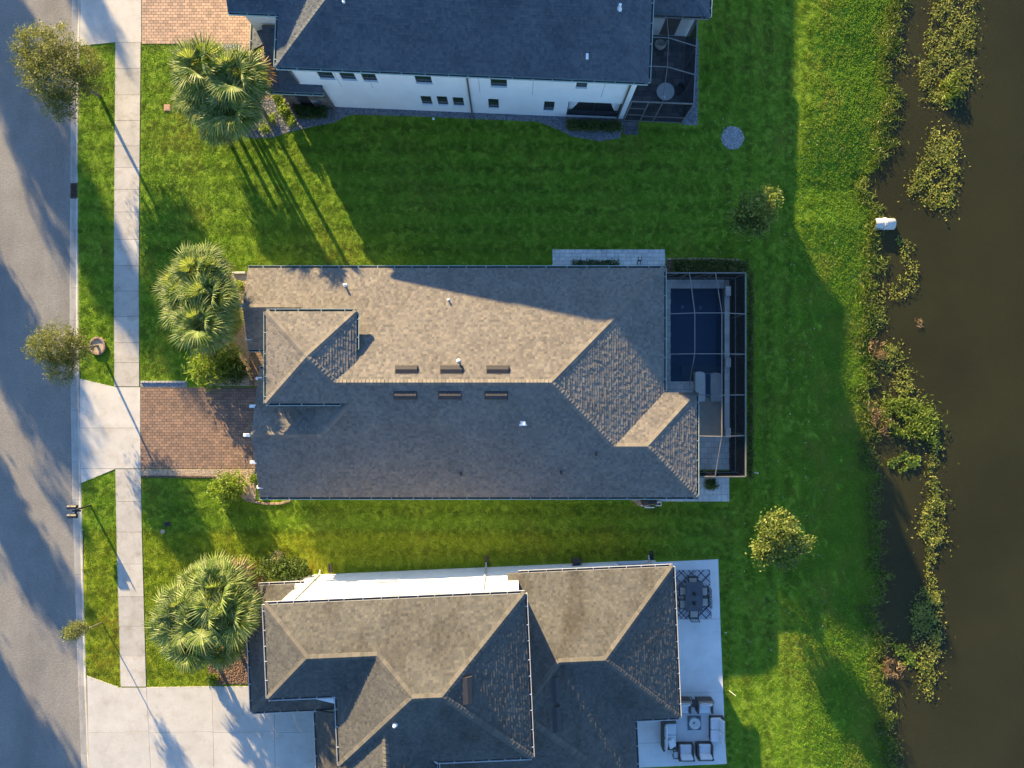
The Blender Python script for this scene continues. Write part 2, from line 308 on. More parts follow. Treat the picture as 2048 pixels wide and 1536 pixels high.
def plot(t, c):                               # the southern plot has drier, yellower turf
    N, K = t.nodes, t.links; s_ = N.new('ShaderNodeSeparateXYZ'); K.new(N.new('ShaderNodeNewGeometry').outputs['Position'], s_.inputs[0])
    a_ = N.new('ShaderNodeMapRange'); a_.inputs[1].default_value = -8.6; a_.inputs[2].default_value = -9.1; K.new(s_.outputs[1], a_.inputs[0])
    b_ = N.new('ShaderNodeMapRange'); b_.inputs[1].default_value = 11; b_.inputs[2].default_value = 5; K.new(s_.outputs[0], b_.inputs[0])
    m_ = N.new('ShaderNodeMath'); m_.operation = 'MULTIPLY'; K.new(a_.outputs[0], m_.inputs[0]); K.new(b_.outputs[0], m_.inputs[1])
    return mix(t, 'MULTIPLY', m_.outputs[0], c, (1.22, 1.0, .85))
fb = N.new('ShaderNodeMapRange'); fb.inputs[1].default_value = 0.0; fb.inputs[2].default_value = -.35; K.new(sp.outputs[2], fb.inputs[0])
c = mix(t, 'MULTIPLY', fb.outputs[0], plot(t, c), (1.3, 1.35, 1.3))
mud_depth_fade = mix(t, 'MIX', f2.outputs[0], ramp(t, noise(t, .5, 4), [(.3, (.26, .15, .045)), (.7, (.42, .25, .08))]), (.018, .015, .008))  # mud turns near-black with depth, painting the light lost in the water
c = mix(t, 'MIX', f.outputs[0], c, mud_depth_fade)
p = N.new('ShaderNodeBsdfPrincipled'); p.inputs['Roughness'].default_value = .95; p.inputs['Specular IOR Level'].default_value = .1; K.new(c, p.inputs['Base Color'])
K.new(bump(t, noise(t, 12, 4), .05), p.inputs['Normal']); o = N.new('ShaderNodeOutputMaterial'); K.new(p.outputs[0], o.inputs[0]); M['soil'] = m
struct(mb, 'ground', M['soil'], smooth=True)
# water
mb = MB(); mb.add([(16, -420, WATER_Z), (121, -420, WATER_Z), (121, 420, WATER_Z), (16, 420, WATER_Z)], [(0, 1, 2, 3)]); struct(mb, 'pond_water', M['pond'])
# road
mb = MB(); yy = [-220, -60] + list(np.arange(-40, 41, 2.0)) + [60, 220]
for y in yy: x = np.interp(y, *zip(*KLw)); mb.v += [(-39.0, y, -.13), (-33, y, -.09), (float(x) + .05, y, -.125)]
for i in range(len(yy) - 1): mb.f += [(3 * i, 3 * i + 1, 3 * i + 4, 3 * i + 3), (3 * i + 1, 3 * i + 2, 3 * i + 5, 3 * i + 4)]
struct(mb, 'road', M['asphalt'], smooth=True)
# kerb: gutter pan + rolled kerb, cast in ~3 m lengths (the inlet takes one gap)
kerb_root = bpy.data.objects.new('kerb', None); C.objects.link(kerb_root); tag(kerb_root, 'pale concrete kerb and gutter along the road', None, None, 'structure')
joints = [-60, 20, 82, 150, 222, 295, 365, 396, 461, 517, 575, 640, 720, 758, 821, 924, 1000, 1075, 1150, 1225, 1300, 1375, 1440, 1510, 1600]
def kerb_seg(py0, py1):
    mb = MB(); n = 4; prof = [(0, -.4), (0, -.10), (.05, -.096), (.60, -.125), (.70, -.105), (.80, -.02), (.86, .004), (1, .008), (1, -.4)]
    for k in range(n + 1):
        y = g(0, py0 + (py1 - py0) * k / n)[1]
        if k == 0: y -= .006
        if k == n: y += .006
        xl, xr = float(np.interp(y, *zip(*KLw))), float(np.interp(y, *zip(*KRw)))
        mb.v += [(xl + (xr - xl) * u, y, z) for u, z in prof]
    m_ = len(prof)
    for k in range(n):
        for i in range(m_ - 1): mb.f.append((k * m_ + i, k * m_ + i + 1, (k + 1) * m_ + i + 1, (k + 1) * m_ + i))
    mb.f += [tuple(range(m_)), tuple(range((n + 1) * m_ - 1, n * m_ - 1, -1))]
    return mb
for a, b in zip(joints[:-1], joints[1:]):
    if (a, b) == (365, 396): continue
    part(kerb_seg(a, b), 'kerb_segment', M['kerb'], kerb_root)
for a, b in ((-900, -60), (1600, 2500)): part(kerb_seg(a, b), 'kerb_segment', M['kerb'], kerb_root)
# sidewalk slabs
SL = [(-900, 245), (85, 231), (380, 229), (560, 228), (770, 229), (940, 231), (1000, 232), (1100, 234), (1200, 237), (1350, 241), (1380, 242), (2500, 272)]
SR = [(-900, 296), (85, 282), (380, 279), (560, 278), (770, 279), (940, 282), (1000, 283), (1100, 285), (1200, 288), (1350, 292), (1380, 293), (2500, 323)]
walk_root = bpy.data.objects.new('sidewalk', None); C.objects.link(walk_root); tag(walk_root, 'concrete sidewalk of square slabs along the street', None, None, 'structure')
EXCL = []                                   # plan polygons without grass
def slab(pp, parent, m, z1=.03, z0=-.15, gap=.008, name='slab'):
    w = [g(*p) for p in pp]; cx = sum(p[0] for p in w) / len(w); cy = sum(p[1] for p in w) / len(w)
    w = [(x + (gap if x < cx else -gap), y + (gap if y < cy else -gap)) for x, y in w]
    z1 += R.uniform(-.004, .004)
    return part(MB().prism(w, z0, z1), name, m, parent)
for js in ([-60, -8, 40], [85, 137, 190, 241, 292, 335, 379, 424, 479, 531, 582, 633, 685, 725, 773], [938, 1003, 1064, 1128, 1193, 1252, 1312, 1373]):
    if js[0] < 0: continue
    for a, b in zip(js[:-1], js[1:]):
        slab([(interp(SL, a), a), (interp(SR, a), a), (interp(SR, b), b), (interp(SL, b), b)], walk_root, M['walk'])
    EXCL.append([g(interp(SL, js[0]) - 1, js[0]), g(interp(SR, js[0]) + 1, js[0]), g(interp(SR, js[-1]) + 1, js[-1]), g(interp(SL, js[-1]) - 1, js[-1])])
    base = MB().prism([g(interp(SL, a) + .3, a) for a in js] + [g(interp(SR, a) - .3, a) for a in js[::-1]], -.16, .012); part(base, 'joint_bed', M['joint'], walk_root)
# kept-out strip: road and kerb
EXCL.append([(-45, 60)] + [g(x + 1.0, y) for y, x in KR if -900 < y < 2500] + [(-45, -60)])
# aprons and concrete drives
apron = bpy.data.objects.new('driveway_apron', None); C.objects.link(apron); tag(apron, 'concrete driveway apron crossing the sidewalk at the red paver drive', None, None, 'structure')
A1 = [(160, 757), (230, 774), (281, 774), (281, 856), (160.5, 856)]; A2 = [(160.5, 856), (281, 856), (282, 937), (162, 937)]; A3 = [(162, 937), (232, 937), (163, 966)]
for P in (A1, A2, A3): slab(P, apron, M['concrete'])
EXCL.append([g(*p) for p in [(150, 755), (230, 773), (520, 762), (520, 953), (283, 953), (282, 938), (232, 938), (150, 968)]])
part(MB().prism([g(*p) for p in [(160.5, 758), (230, 775), (280, 775), (281, 936), (231, 936), (163, 964)]], -.16, .01), 'joint_bed', M['joint'], apron)
apron2 = bpy.data.objects.new('driveway_apron', None); C.objects.link(apron2); tag(apron2, 'concrete driveway apron at the top edge beside tan pavers', None, None, 'structure')
for P in ([(163, -80), (283, -80), (283, 0), (162, 0)], [(162, 0), (283, 0), (283, 85), (231, 85), (160, 92)]): slab(P, apron2, M['concrete'])
EXCL.append([g(*p) for p in [(150, -90), (560, -90), (560, 89), (230, 87), (150, 94)]])
drive = bpy.data.objects.new('concrete_driveway', None); C.objects.link(drive); tag(drive, 'wide pale concrete driveway in large slabs at the bottom left', None, None, 'structure')
xsd = [(174, 180), (293, 303), (424, 429), (548, 551), (640, 642)]
for i in range(4):
    a, b = xsd[i], xsd[i + 1]
    top = [(174, 1351), (241, 1375), (293, 1375)] if i == 0 else [(a[0], 1374 - (0 if i < 2 else 2)), (b[0], 1372 if i < 3 else 1372)]
    mid = ((a[0] + a[1]) / 2, (b[0] + b[1]) / 2)
    slab(top + [(mid[1], 1463), (mid[0], 1465)], drive, M['concrete']); slab([(mid[0], 1465), (mid[1], 1463), (b[1], 1560), (a[1], 1560)], drive, M['concrete'])
part(MB().prism([g(*p) for p in [(175, 1353), (241, 1376), (639, 1373), (641, 1559), (181, 1559)]], -.16, .01), 'joint_bed', M['joint'], drive)
EXCL.append([g(*p) for p in [(160, 1349), (241, 1374), (640, 1371), (645, 1700), (160, 1700)]])
# ---------------------------------------------------------------- laid pieces
def lay(rects_poly, tw, th, parent, m, z0, z1, gap=.018, name='paver', bond=.5, limit=300, ang=0.0, varied=False, near=None):
    """running bond of pieces filling a plan polygon; the `limit` first pieces are parts, the rest one joined part"""
    poly = rects_poly; ca, sa = math.cos(ang), math.sin(ang)
    rot = lambda p: (p[0] * ca + p[1] * sa, -p[0] * sa + p[1] * ca); inv = lambda p: (p[0] * ca - p[1] * sa, p[0] * sa + p[1] * ca)
    q = [rot(p) for p in poly]; x0, x1 = min(p[0] for p in q), max(p[0] for p in q); y0, y1 = min(p[1] for p in q), max(p[1] for p in q)
    pieces = []; y = y0; r = 0
    while y < y1 - .01:
        hh = th * (R.choice([1, 1, 1.35]) if varied else 1); x = x0 - (r % 2) * tw * bond - (R.random() * tw if varied else 0)
        while x < x1 - .01:
            ww = tw * (R.choice([.7, 1, 1, 1.4]) if varied else 1)
            c = clip(q, (x + gap / 2, y + gap / 2, x + ww - gap / 2, y + hh - gap / 2))
            if c and len(c) >= 3 and abs(area(c)) > tw * th * .06: pieces.append([inv(p) for p in c])
            x += ww
        y += hh; r += 1
    if near: pieces.sort(key=lambda c: (c[0][0] - near[0]) ** 2 + (c[0][1] - near[1]) ** 2)
    rest = MB(); cache = {}
    for i, c in enumerate(pieces):
        cx, cy = sum(p[0] for p in c) / len(c), sum(p[1] for p in c) / len(c); dz = R.uniform(-.003, .003)
        loc = [(p[0] - cx, p[1] - cy) for p in c]
        if i < limit:
            key = tuple((round(a, 3), round(b, 3)) for a, b in loc)
            if key not in cache: cache[key] = MB().prism(loc, z0, z1).mesh(name, m)
            o = obj(name, cache[key], parent); o.location = o.location + Vector((cx, cy, dz))
        else: rest.prism(c, z0 + dz, z1 + dz)
    if rest.v: part(rest, name + '_field', m, parent, kind='stuff')
def area(c): return .5 * sum(c[i][0] * c[(i + 1) % len(c)][1] - c[(i + 1) % len(c)][0] * c[i][1] for i in range(len(c)))
def clip(poly, r):
    out = poly
    for ax, s, lim in ((0, 1, r[0]), (0, -1, r[2]), (1, 1, r[1]), (1, -1, r[3])):
        n = len(out); new = []
        for i in range(n):
            a, b = out[i], out[(i + 1) % n]; da, db = s * (a[ax] - lim), s * (b[ax] - lim)
            if da >= 0: new.append(a)
            if (da > 0 and db < 0) or (da < 0 and db > 0):
                u = da / (da - db); new.append((a[0] + (b[0] - a[0]) * u, a[1] + (b[1] - a[1]) * u))
        out = new
        if len(out) < 3: return None
    return out
def paved(name, label, poly, tw, th, m, jm, z=.03, **k):
    r = bpy.data.objects.new(name, None); C.objects.link(r); tag(r, label, None, None, 'structure')
    part(MB().prism(poly, -.1, z - .016), 'joint_bed', jm, r); lay(poly, tw, th, r, m, -.06, z, **k); return r
pd1 = [g(*p) for p in [(281.5, 775), (520, 775), (520, 937), (281.5, 937)]]
paved('paver_driveway', 'red brown brick paver driveway leading to the middle house', pd1, .285, .165, M['paver'], M['joint'], near=g(380, 850))
pd2 = [g(*p) for p in [(284, -60), (560, -60), (560, 60), (532, 88), (284, 88)]]
paved('paver_driveway', 'tan brick paver driveway at the top edge of the photo', pd2, .285, .175, M['paver_tan'], M['joint'], near=g(400, 40))
pw = [g(*p) for p in [(483, 88), (532, 88), (540, 190), (560, 192), (560, 200), (505, 200), (505, 120), (483, 112)]]
paved('paver_walk', 'tan brick paver walk beside the palms at the top house', pw, .285, .175, M['paver_tan'], M['joint'], near=g(510, 120))
EXCL.append(pw)
pe = [g(*p) for p in [(498, 700), (545, 700), (545, 772), (498, 772)]]
paved('paver_walk', 'dark paver entry walk in the recess beside the garage', pe, .285, .165, M['paver'], M['joint'])
sp_ = [g(*p) for p in [(1105, 499), (1330, 499), (1330, 540), (1105, 540)]]
paved('tiled_path', 'pale stone tile path along the north side of the middle house', sp_, .33, .23, M['tile'], M['tile_joint'], varied=True, near=g(1210, 515)); EXCL.append(sp_)
rp = [g(*p) for p in [(1396, 955), (1458, 955), (1458, 1003), (1396, 1003)]]
paved('tiled_path', 'pale stone tile landing behind the screened pool at its south corner', rp, .36, .3, M['tile'], M['tile_joint'], varied=True); EXCL.append(rp)
rp2 = [g(*p) for p in [(1318, 985), (1395, 985), (1395, 1003), (1318, 1003)]]
paved('tiled_path', 'narrow pale tile strip under the south eave of the middle house', rp2, .36, .3, M['tile'], M['tile_joint']); EXCL.append(rp2)
pad = [g(*p) for p in [(1247, 236), (1277, 237), (1276, 270), (1246, 269)]]
paved('paver_pad', 'small grey paver pad outside the top screened patio door', pad, .26, .26, M['tile_dark'], M['joint']); EXCL.append(pad)
# lower house patio slab
patio = bpy.data.objects.new('patio', None); C.objects.link(patio); tag(patio, 'L shaped pale concrete patio behind the bottom house', None, None, 'structure')
for P in ([(1240, 1127), (1436, 1118), (1440, 1237), (1240, 1240)], [(1240, 1240), (1440, 1237), (1446, 1383), (1240, 1388)], [(1240, 1388), (1446, 1383), (1450, 1480), (1240, 1487)], [(1240, 1487), (1450, 1480), (1453, 1527), (1240, 1536)]):
    slab(P, patio, M['patio'], z1=.07)
part(MB().prism([g(*p) for p in [(1241, 1128), (1435, 1119), (1452, 1526), (1241, 1535)]], -.1, .05), 'joint_bed', M['joint'], patio)
EXCL.append([g(*p) for p in [(1240, 1127), (1437, 1117), (1454, 1528), (1240, 1538)]])
# pool deck
deck = bpy.data.objects.new('pool_deck', None); C.objects.link(deck); tag(deck, 'pale tile pool deck inside the middle screen enclosure', None, None, 'structure')
def P4(a, b, c, d): return [g(a, b), g(c, b), g(c, d), g(a, d)]
EXCL.append(P4(1300, 540, 1494, 957))
for q, tw in ((P4(1320, 557, 1447, 577), .4), (P4(1320, 577, 1341, 763), .4), (P4(1320, 763, 1389, 790), .4), (P4(1380, 872, 1458, 939), .42)):
    part(MB().prism(q, -.1, .045), 'joint_bed', M['tile_joint'], deck); lay(q, tw, .33, deck, M['tile'], -.05, .06, name='tile')
part(MB().prism(P4(1370, 790, 1447, 872), -.1, .056), 'deck_slab', M['deck_sun_tint'], deck)
part(MB().prism(P4(1389, 763, 1447, 790), -.1, .05), 'deck_slab', M['spa_stone'], deck)
part(MB().prism(P4(1447, 557, 1458, 872), -.1, .054), 'deck_slab', M['deck_sun_tint'], deck)
bedp = P4(1458, 552, 1491, 951); part(MB().prism(bedp, -.1, .03), 'planting_soil', mat('dark_bed_soil', [(.035, .026, .018), (.07, .052, .035)], .95, 5, bmp=(15, .03)), deck)
part(MB().prism(P4(1320, 939, 1458, 953), -.1, .03), 'planting_soil', M['soil'], deck)
# pool basin
pool = thing('swimming_pool', 'rectangular dark blue swimming pool under the screen enclosure', 'pool', ((POOL[0] + POOL[2]) / 2, (POOL[1] + POOL[3]) / 2, -1.5))
x0, y0, x1, y1 = POOL; mb = MB()
mb.box(x0, x1, y0, y1, -1.6, -1.45)
for q in ((x0 - .2, x0, y0 - .2, y1 + .2), (x1, x1 + .2, y0 - .2, y1 + .2), (x0, x1, y0 - .2, y0), (x0, x1, y1, y1 + .2)): mb.box(*q, -1.6, -.06)
part(mb, 'basin', M['plaster'], pool)
part(MB().box(x0, x0 + .36, y0 + 1.2, y1, -1.45, -.5), 'bench', M['plaster'], pool)
for i in range(3): part(MB().box(x0, x0 + .75, y0 + i * .32, y0 + (i + 1) * .32, -1.45, -.25 - i * .3), 'step', M['plaster'], pool)
part(MB().box(x0 + .75, x1, y0, y0 + .95, -1.45, -.3), 'sun_shelf', M['spa_stone'], pool)
for px, py in ((1365, 614), (1401, 615)):
    a = g(px * .975 + 1024 * .025, py * .975 + 768 * .025, -1.4) if False else g(px, py, -1.44); part(MB().lathe((a[0], a[1], -1.45), [(.11, 0), (.11, .02), (.06, .03)], 14), 'drain_cover', M['white'], pool)
part(MB().box(x0 + .004, x1 - .004, y0 + .004, y1 - .004, -.16, -.12), 'water', M['poolwater'], pool)
sp0 = [(1388, 743), (1410, 743), (1411, 802), (1389, 802)]
wall = thing('pool_feature_wall', 'long low pale capped wall with three square pillars beside the pool', 'wall', G(1453, 720))
wx0, wx1 = g(1449.5, 0, .55)[0], g(1459, 0, .55)[0]
part(MB().box(wx0 + .03, wx1 - .03, g(0, 868)[1], g(0, 577)[1], 0, .5), 'wall_core', M['stone'], wall)
caps = np.linspace(g(0, 868, .55)[1], g(0, 577, .55)[1], 20)
for a, b in zip(caps[:-1], caps[1:]): part(MB().box(wx0, wx1, a + .004, b - .004, .5, .56), 'cap_stone', M['tile'], wall)
for py in (582, 725, 865.5):
    c = g(1456.5, py, .8); part(MB().cbox((c[0], c[1], .37), (.26, .5, .74)), 'pillar', M['stone'], wall); part(MB().cbox((c[0], c[1], .775), (.31, .56, .07), 0, .012), 'pillar_cap', M['tile'], wall)
spa = thing('raised_spa', 'raised pale stone spa with rounded walls at the pool south end', 'spa', G(1415, 775))
def rounded(px0, px1, py0, py1, z): return [g(px0, py1, z), g(px1, py1, z), g(px1, py0 + 6, z), g(px1 - 2, py0 + 2, z), g((px0 + px1) / 2, py0, z), g(px0 + 1, py0 + 1, z), g(px0, py0 + 4, z)]
part(MB().prism(rounded(1391, 1410, 743, 803, .35), -1.4, .38), 'spa_wall', M['tile'], spa)
part(MB().prism(rounded(1422, 1443, 745, 803, .35), -1.4, .34), 'spa_wall', M['spa_stone'], spa)
part(MB().prism(P4(1410.5, 747, 1421.5, 795), -1.4, .06), 'spillway', M['plaster'], spa)
part(MB().prism(P4(1410.6, 748, 1421.4, 794), .08, .1), 'spa_water', M['poolwater'], spa)
# ---------------------------------------------------------------- house builders
class Fr:
    def __init__(s, ox, oy, deg): s.o = (ox, oy); a = math.radians(deg); s.c, s.s = math.cos(a), math.sin(a); s.a = a
    def w(s, u, v): return (s.o[0] + u * s.c - v * s.s, s.o[1] + u * s.s + v * s.c)
    def d(s, u, v): return (u * s.c - v * s.s, u * s.s + v * s.c)
    def uv(s, x, y): x -= s.o[0]; y -= s.o[1]; return (x * s.c + y * s.s, -x * s.s + y * s.c)
    def on(s, px, py, v=None, u=None):       # photo point on a vertical wall plane -> (u, v, z)
        dx, dy = px - 1024, 768 - py
        if v is not None: k = (v + (-s.o[0] * s.s + s.o[1] * s.c)) / (-dx * s.s + dy * s.c)
        else: k = (u + (s.o[0] * s.c + s.o[1] * s.s)) / (dx * s.c + dy * s.s)
        a = s.uv(dx * k, dy * k); return (a[0], a[1], H - k * F)
class Plane:
    def __init__(s, poly, e, up, p, z0): s.poly = poly; s.e = e; s.up = up; s.p = p; s.z0 = z0
    def z(s, u, v): return s.z0 + s.p * ((u - s.e[0]) * s.up[0] + (v - s.e[1]) * s.up[1])
    def on(s, fr, px, py):                   # photo point on this roof plane
        z = s.z0
        for _ in range(30): x, y = g(px, py, z); z = s.z(*fr.uv(x, y))
        u, v = fr.uv(x, y); return (u, v, z)
def in_view(x, y, z, mg=45): k = F / (H - z); return abs(x * k) < 1024 + mg and abs(y * k) < 768 + mg
def shingles(mb, fr, pl, expo=.143, wmin=.10, wmax=.20):
    p = pl.p; k = math.sqrt(1 + p * p); ep = expo / k; ux, uy = pl.up; ax, ay = uy, -ux
    st = [((u - pl.e[0]) * ax + (v - pl.e[1]) * ay, (u - pl.e[0]) * ux + (v - pl.e[1]) * uy) for u, v in pl.poly]
    if area(st) < 0: st = st[::-1]
    tmin, tmax = min(q[1] for q in st), max(q[1] for q in st)
    wx, wy = fr.d(ux, uy); wax, way = fr.d(ax, ay); ox, oy = fr.w(*pl.e); nx, ny, nz = -p * wx / k, -p * wy / k, 1 / k
    V, Fc = mb.v, mb.f; i = math.floor(tmin / ep)
    while i * ep < tmax:
        t0 = i * ep; t1 = t0 + ep; i += 1
        strip = clip(st, (-1e3, t0, 1e3, t1))
        if not strip: continue
        s0, s1 = min(q[0] for q in strip), max(q[0] for q in strip); s = math.floor(s0 / .9) * .9 - R.random() * .3
        while s < s1:
            w = R.uniform(wmin, wmax); sa, sb = s, s + w; s = sb
            if sb < s0: continue
            sm = (sa + sb) / 2; X_, Y_ = ox + wax * sm + wx * t0, oy + way * sm + wy * t0; Z_ = pl.z0 + p * t0
            if not in_view(X_, Y_, Z_): continue
            c = clip(strip, (sa, t0 - 1, sb, t1 + 1))
            if not c: continue
            th = R.choice((.010, .016, .023, .031)); n = len(c); b = len(V)
            for sv, tv in c:
                x, y, z = ox + wax * sv + wx * tv, oy + way * sv + wy * tv, pl.z0 + p * tv
                h = .003 + th * max(0., 1 - (tv - t0) / ep)
                V.append((x + nx * h, y + ny * h, z + nz * h))
            for sv, tv in c:
                V.append((ox + wax * sv + wx * tv, oy + way * sv + wy * tv, pl.z0 + p * tv - .004))
            Fc.append(tuple(range(b, b + n)))
            for j in range(n):
                a_, b_ = c[j], c[(j + 1) % n]
                if a_[1] > t1 - 1e-6 and b_[1] > t1 - 1e-6: continue
                q = (j + 1) % n; Fc.append((b + j, b + n + j, b + n + q, b + q))
def caps(mb, fr, A, B, drop, w=.17, ex=.2):
    a = Vector((*fr.w(A[0], A[1]), A[2])); b = Vector((*fr.w(B[0], B[1]), B[2])); d = b - a; Ln = d.length; d.normalize()
    side = Vector((d.y, -d.x, 0)).normalized(); n = max(1, int(Ln / ex))
    for i in range(n):
        p0, p1 = a + d * (Ln * i / n - .02), a + d * (Ln * (i + 1) / n)
        if not in_view(p0.x, p0.y, p0.z): continue
        ww = w * R.uniform(.93, 1.06); h0, h1 = .055 + R.uniform(0, .01), .03; up = Vector((0, 0, 1)); vs = []
        for p_, h in ((p0, h0), (p1, h1)):
            vs += [p_ + side * ww - up * (drop * ww - h + .008), p_ + up * h, p_ - side * ww - up * (drop * ww - h + .008)]
            vs += [p_ + side * ww - up * (drop * ww + .03), p_ - side * ww - up * (drop * ww + .03)]
        mb.add(vs, [(0, 1, 6, 5), (1, 2, 7, 6), (0, 5, 8, 3), (2, 4, 9, 7), (0, 3, 4, 2, 1), (5, 6, 7, 9, 8)])
def gutter(fr, A, B, out, house, m, z, strap=1.1, name='gutter'):
    a, b = fr.w(*A), fr.w(*B); o = fr.d(*out); d = Vector((b[0] - a[0], b[1] - a[1])); Ln = d.length; d.normalize(); mb = MB()
    def pl(s, w, zz): return (a[0] + d.x * s + o[0] * w, a[1] + d.y * s + o[1] * w, zz)
    def bar(s0, s1, w0, w1, z0, z1):
        nonlocal mb
        vs = [pl(s, w, zz) for zz in (z0, z1) for s, w in ((s0, w0), (s1, w0), (s1, w1), (s0, w1))]
        mb.add(vs, [(0, 1, 2, 3), (7, 6, 5, 4), (0, 4, 5, 1), (1, 5, 6, 2), (2, 6, 7, 3), (3, 7, 4, 0)])
    bar(0, Ln, .005, .125, z - .125, z - .11); bar(0, Ln, .115, .135, z - .11, z - .012); bar(0, Ln, .0, .012, z - .11, z - .02)
    bar(0, Ln, .132, .148, z - .03, z - .008)
    bar(0, .012, .005, .13, z - .12, z - .014); bar(Ln - .012, Ln, .005, .13, z - .12, z - .014)
    s = strap * R.uniform(.3, .8)
    while s < Ln - .1: bar(s - .018, s + .018, .0, .14, z - .022, z - .004); s += strap * R.uniform(.85, 1.15)
    g_ = part(mb, name, m, house); mb = MB(); bar(.02, Ln - .02, .014, .113, z - .108, z - .085); part(mb, 'dark_trough', M['gutter_dark'], g_); return g_  # dark strip lining the trough
def roof(house, fr, planes, m, ridges, thick=.16, soffit=None):
    rb = MB()
    for pl in planes: 
        pw_ = [fr.w(*q) for q in pl.poly]; zf = lambda x, y, pl=pl: pl.z(*fr.uv(x, y)) - .002
        rb.prism(pw_, lambda x, y, f=zf: f(x, y) - thick, zf)
    ro = part(rb, 'roof', m, house); sb = MB()
    for pl in planes: shingles(sb, fr, pl)
    part(sb, 'shingles', m, ro, kind='stuff')
    if ridges:
        cb = MB()
        for A, B, dr in ridges: caps(cb, fr, A, B, dr)
        part(cb, 'ridge_caps', {M['shingle']: M['cap_warm'], M['shingle_grey']: M['cap_grey']}.get(m, m), ro, kind='stuff')
    return ro
def wallface(house, fr, u0, u1, v, z0, z1, holes, out, m, name='wall', depth=.11):
    """wall along u at constant v, facing out=+1/-1 in v, with rectangular openings (ua, ub, za, zb)"""
    us = sorted(set([u0, u1] + [h[0] for h in holes] + [h[1] for h in holes])); zs = sorted(set([z0, z1] + [h[2] for h in holes] + [h[3] for h in holes])); mb = MB()
    def P(u, vv, z): return (*fr.w(u, vv), z)
    for a, b in zip(us[:-1], us[1:]):
        for c, d in zip(zs[:-1], zs[1:]):
            um, zm = (a + b) / 2, (c + d) / 2
            if any(h[0] < um < h[1] and h[2] < zm < h[3] for h in holes): continue
            q = [P(a, v, c), P(b, v, c), P(b, v, d), P(a, v, d)]; mb.add(q if out < 0 else q[::-1], [(0, 1, 2, 3)])
    iv = v - out * depth
    for a, b, c, d in holes:
        for q in (((a, c), (b, c)), ((b, c), (b, d)), ((b, d), (a, d)), ((a, d), (a, c))):
            mb.add([P(q[0][0], v, q[0][1]), P(q[1][0], v, q[1][1]), P(q[1][0], iv, q[1][1]), P(q[0][0], iv, q[0][1])], [(3, 2, 1, 0) if out < 0 else (0, 1, 2, 3)])
    return part(mb, name, m, house)
def window(house, fr, h, v, out, fm, panes=2, depth=.1, vertical=True):
    a, b, c, d = h; vi = v - out * depth; mb = MB(); t = .05
    def bx(ua, ub, za, zb, dv=.03): 
        q = [fr.w(ua, vi), fr.w(ub, vi), fr.w(ub, vi + out * dv), fr.w(ua, vi + out * dv)]; mb.prism(q, za, zb)
    bx(a, b, c, c + t); bx(a, b, d - t, d); bx(a, a + t, c + t, d - t); bx(b - t, b, c + t, d - t)
    for i in range(1, panes):
        if vertical: s = a + (b - a) * i / panes; bx(s - .02, s + .02, c + t, d - t)
        else: s = c + (d - c) * i / panes; bx(a + t, b - t, s - .02, s + .02)
    w_ = part(mb, 'window', fm, house)
    mb = MB(); mb.prism([fr.w(a + .01, vi - out * .002), fr.w(b - .01, vi - out * .002), fr.w(b - .01, vi + out * .012), fr.w(a + .01, vi + out * .012)], c + .01, d - .01); part(mb, 'pane', M['glass'], w_)
    mb = MB(); mb.prism([fr.w(a - .04, v), fr.w(b + .04, v), fr.w(b + .04, v + out * .05), fr.w(a - .04, v + out * .05)], c - .06, c - .004); part(mb, 'sill', M['soffit'], w_)
def vent_wedge(house, fr, pl, c, ln, wd, hgt=.13, name='roof_vent', m=None):
    """low metal ridge vent lying on a roof plane, long side across the slope"""
    u, v, z = c; k = math.sqrt(1 + pl.p ** 2); ux, uy = pl.up; ax, ay = uy, -ux; wx, wy = fr.d(ux, uy); wax, way = fr.d(ax, ay); x, y = fr.w(u, v)
    n = Vector((-pl.p * wx, -pl.p * wy, 1)) / k; up = Vector((wx, wy, pl.p)) / k; al = Vector((wax, way, 0)); o = Vector((x, y, z)); mb = MB()
    prof = [(-.5, .02), (-.5, .6), (-.42, 1.0), (.05, .9), (.5, .12), (.5, .02)]; vs = []
    for s in (-.5, .5): vs += [o + al * (ln * s) + up * (wd * a) + n * (hgt * b + .012) for a, b in prof]
    q = len(prof); mb.add(vs, [tuple(range(q)), tuple(range(2 * q - 1, q - 1, -1))] + [(i, q + i, q + (i + 1) % q, (i + 1) % q) for i in range(q)])
    vs = [o + al * (ln * .54 * i) + up * (wd * .58 * j) + n * (.014 + k_) for k_ in (0, .012) for i, j in ((-1, -1), (1, -1), (1, 1), (-1, 1))]
    mb.add(vs, [(3, 2, 1, 0), (4, 5, 6, 7), (0, 1, 5, 4), (1, 2, 6, 5), (2, 3, 7, 6), (3, 0, 4, 7)])
    return part(mb, name, m or M['ventgrey'], house)
def vent_pipe(house, fr, c, r=.05, h=.38, m=None):
    x, y = fr.w(c[0], c[1]); z = c[2]; mb = MB(); mb.lathe((x, y, z - .05), [(r, 0), (r, h), (r * 1.35, h), (r * 1.35, h + .07), (r * .5, h + .09)], 10); mb.lathe((x, y, z - .06), [(r * 2.6, 0), (r * 2.2, .1), (r * 1.1, .16)], 10)
    return part(mb, 'vent_pipe', m or M['white'], house)
def pts(fr, c): return (*fr.w(c[0], c[1]), c[2])
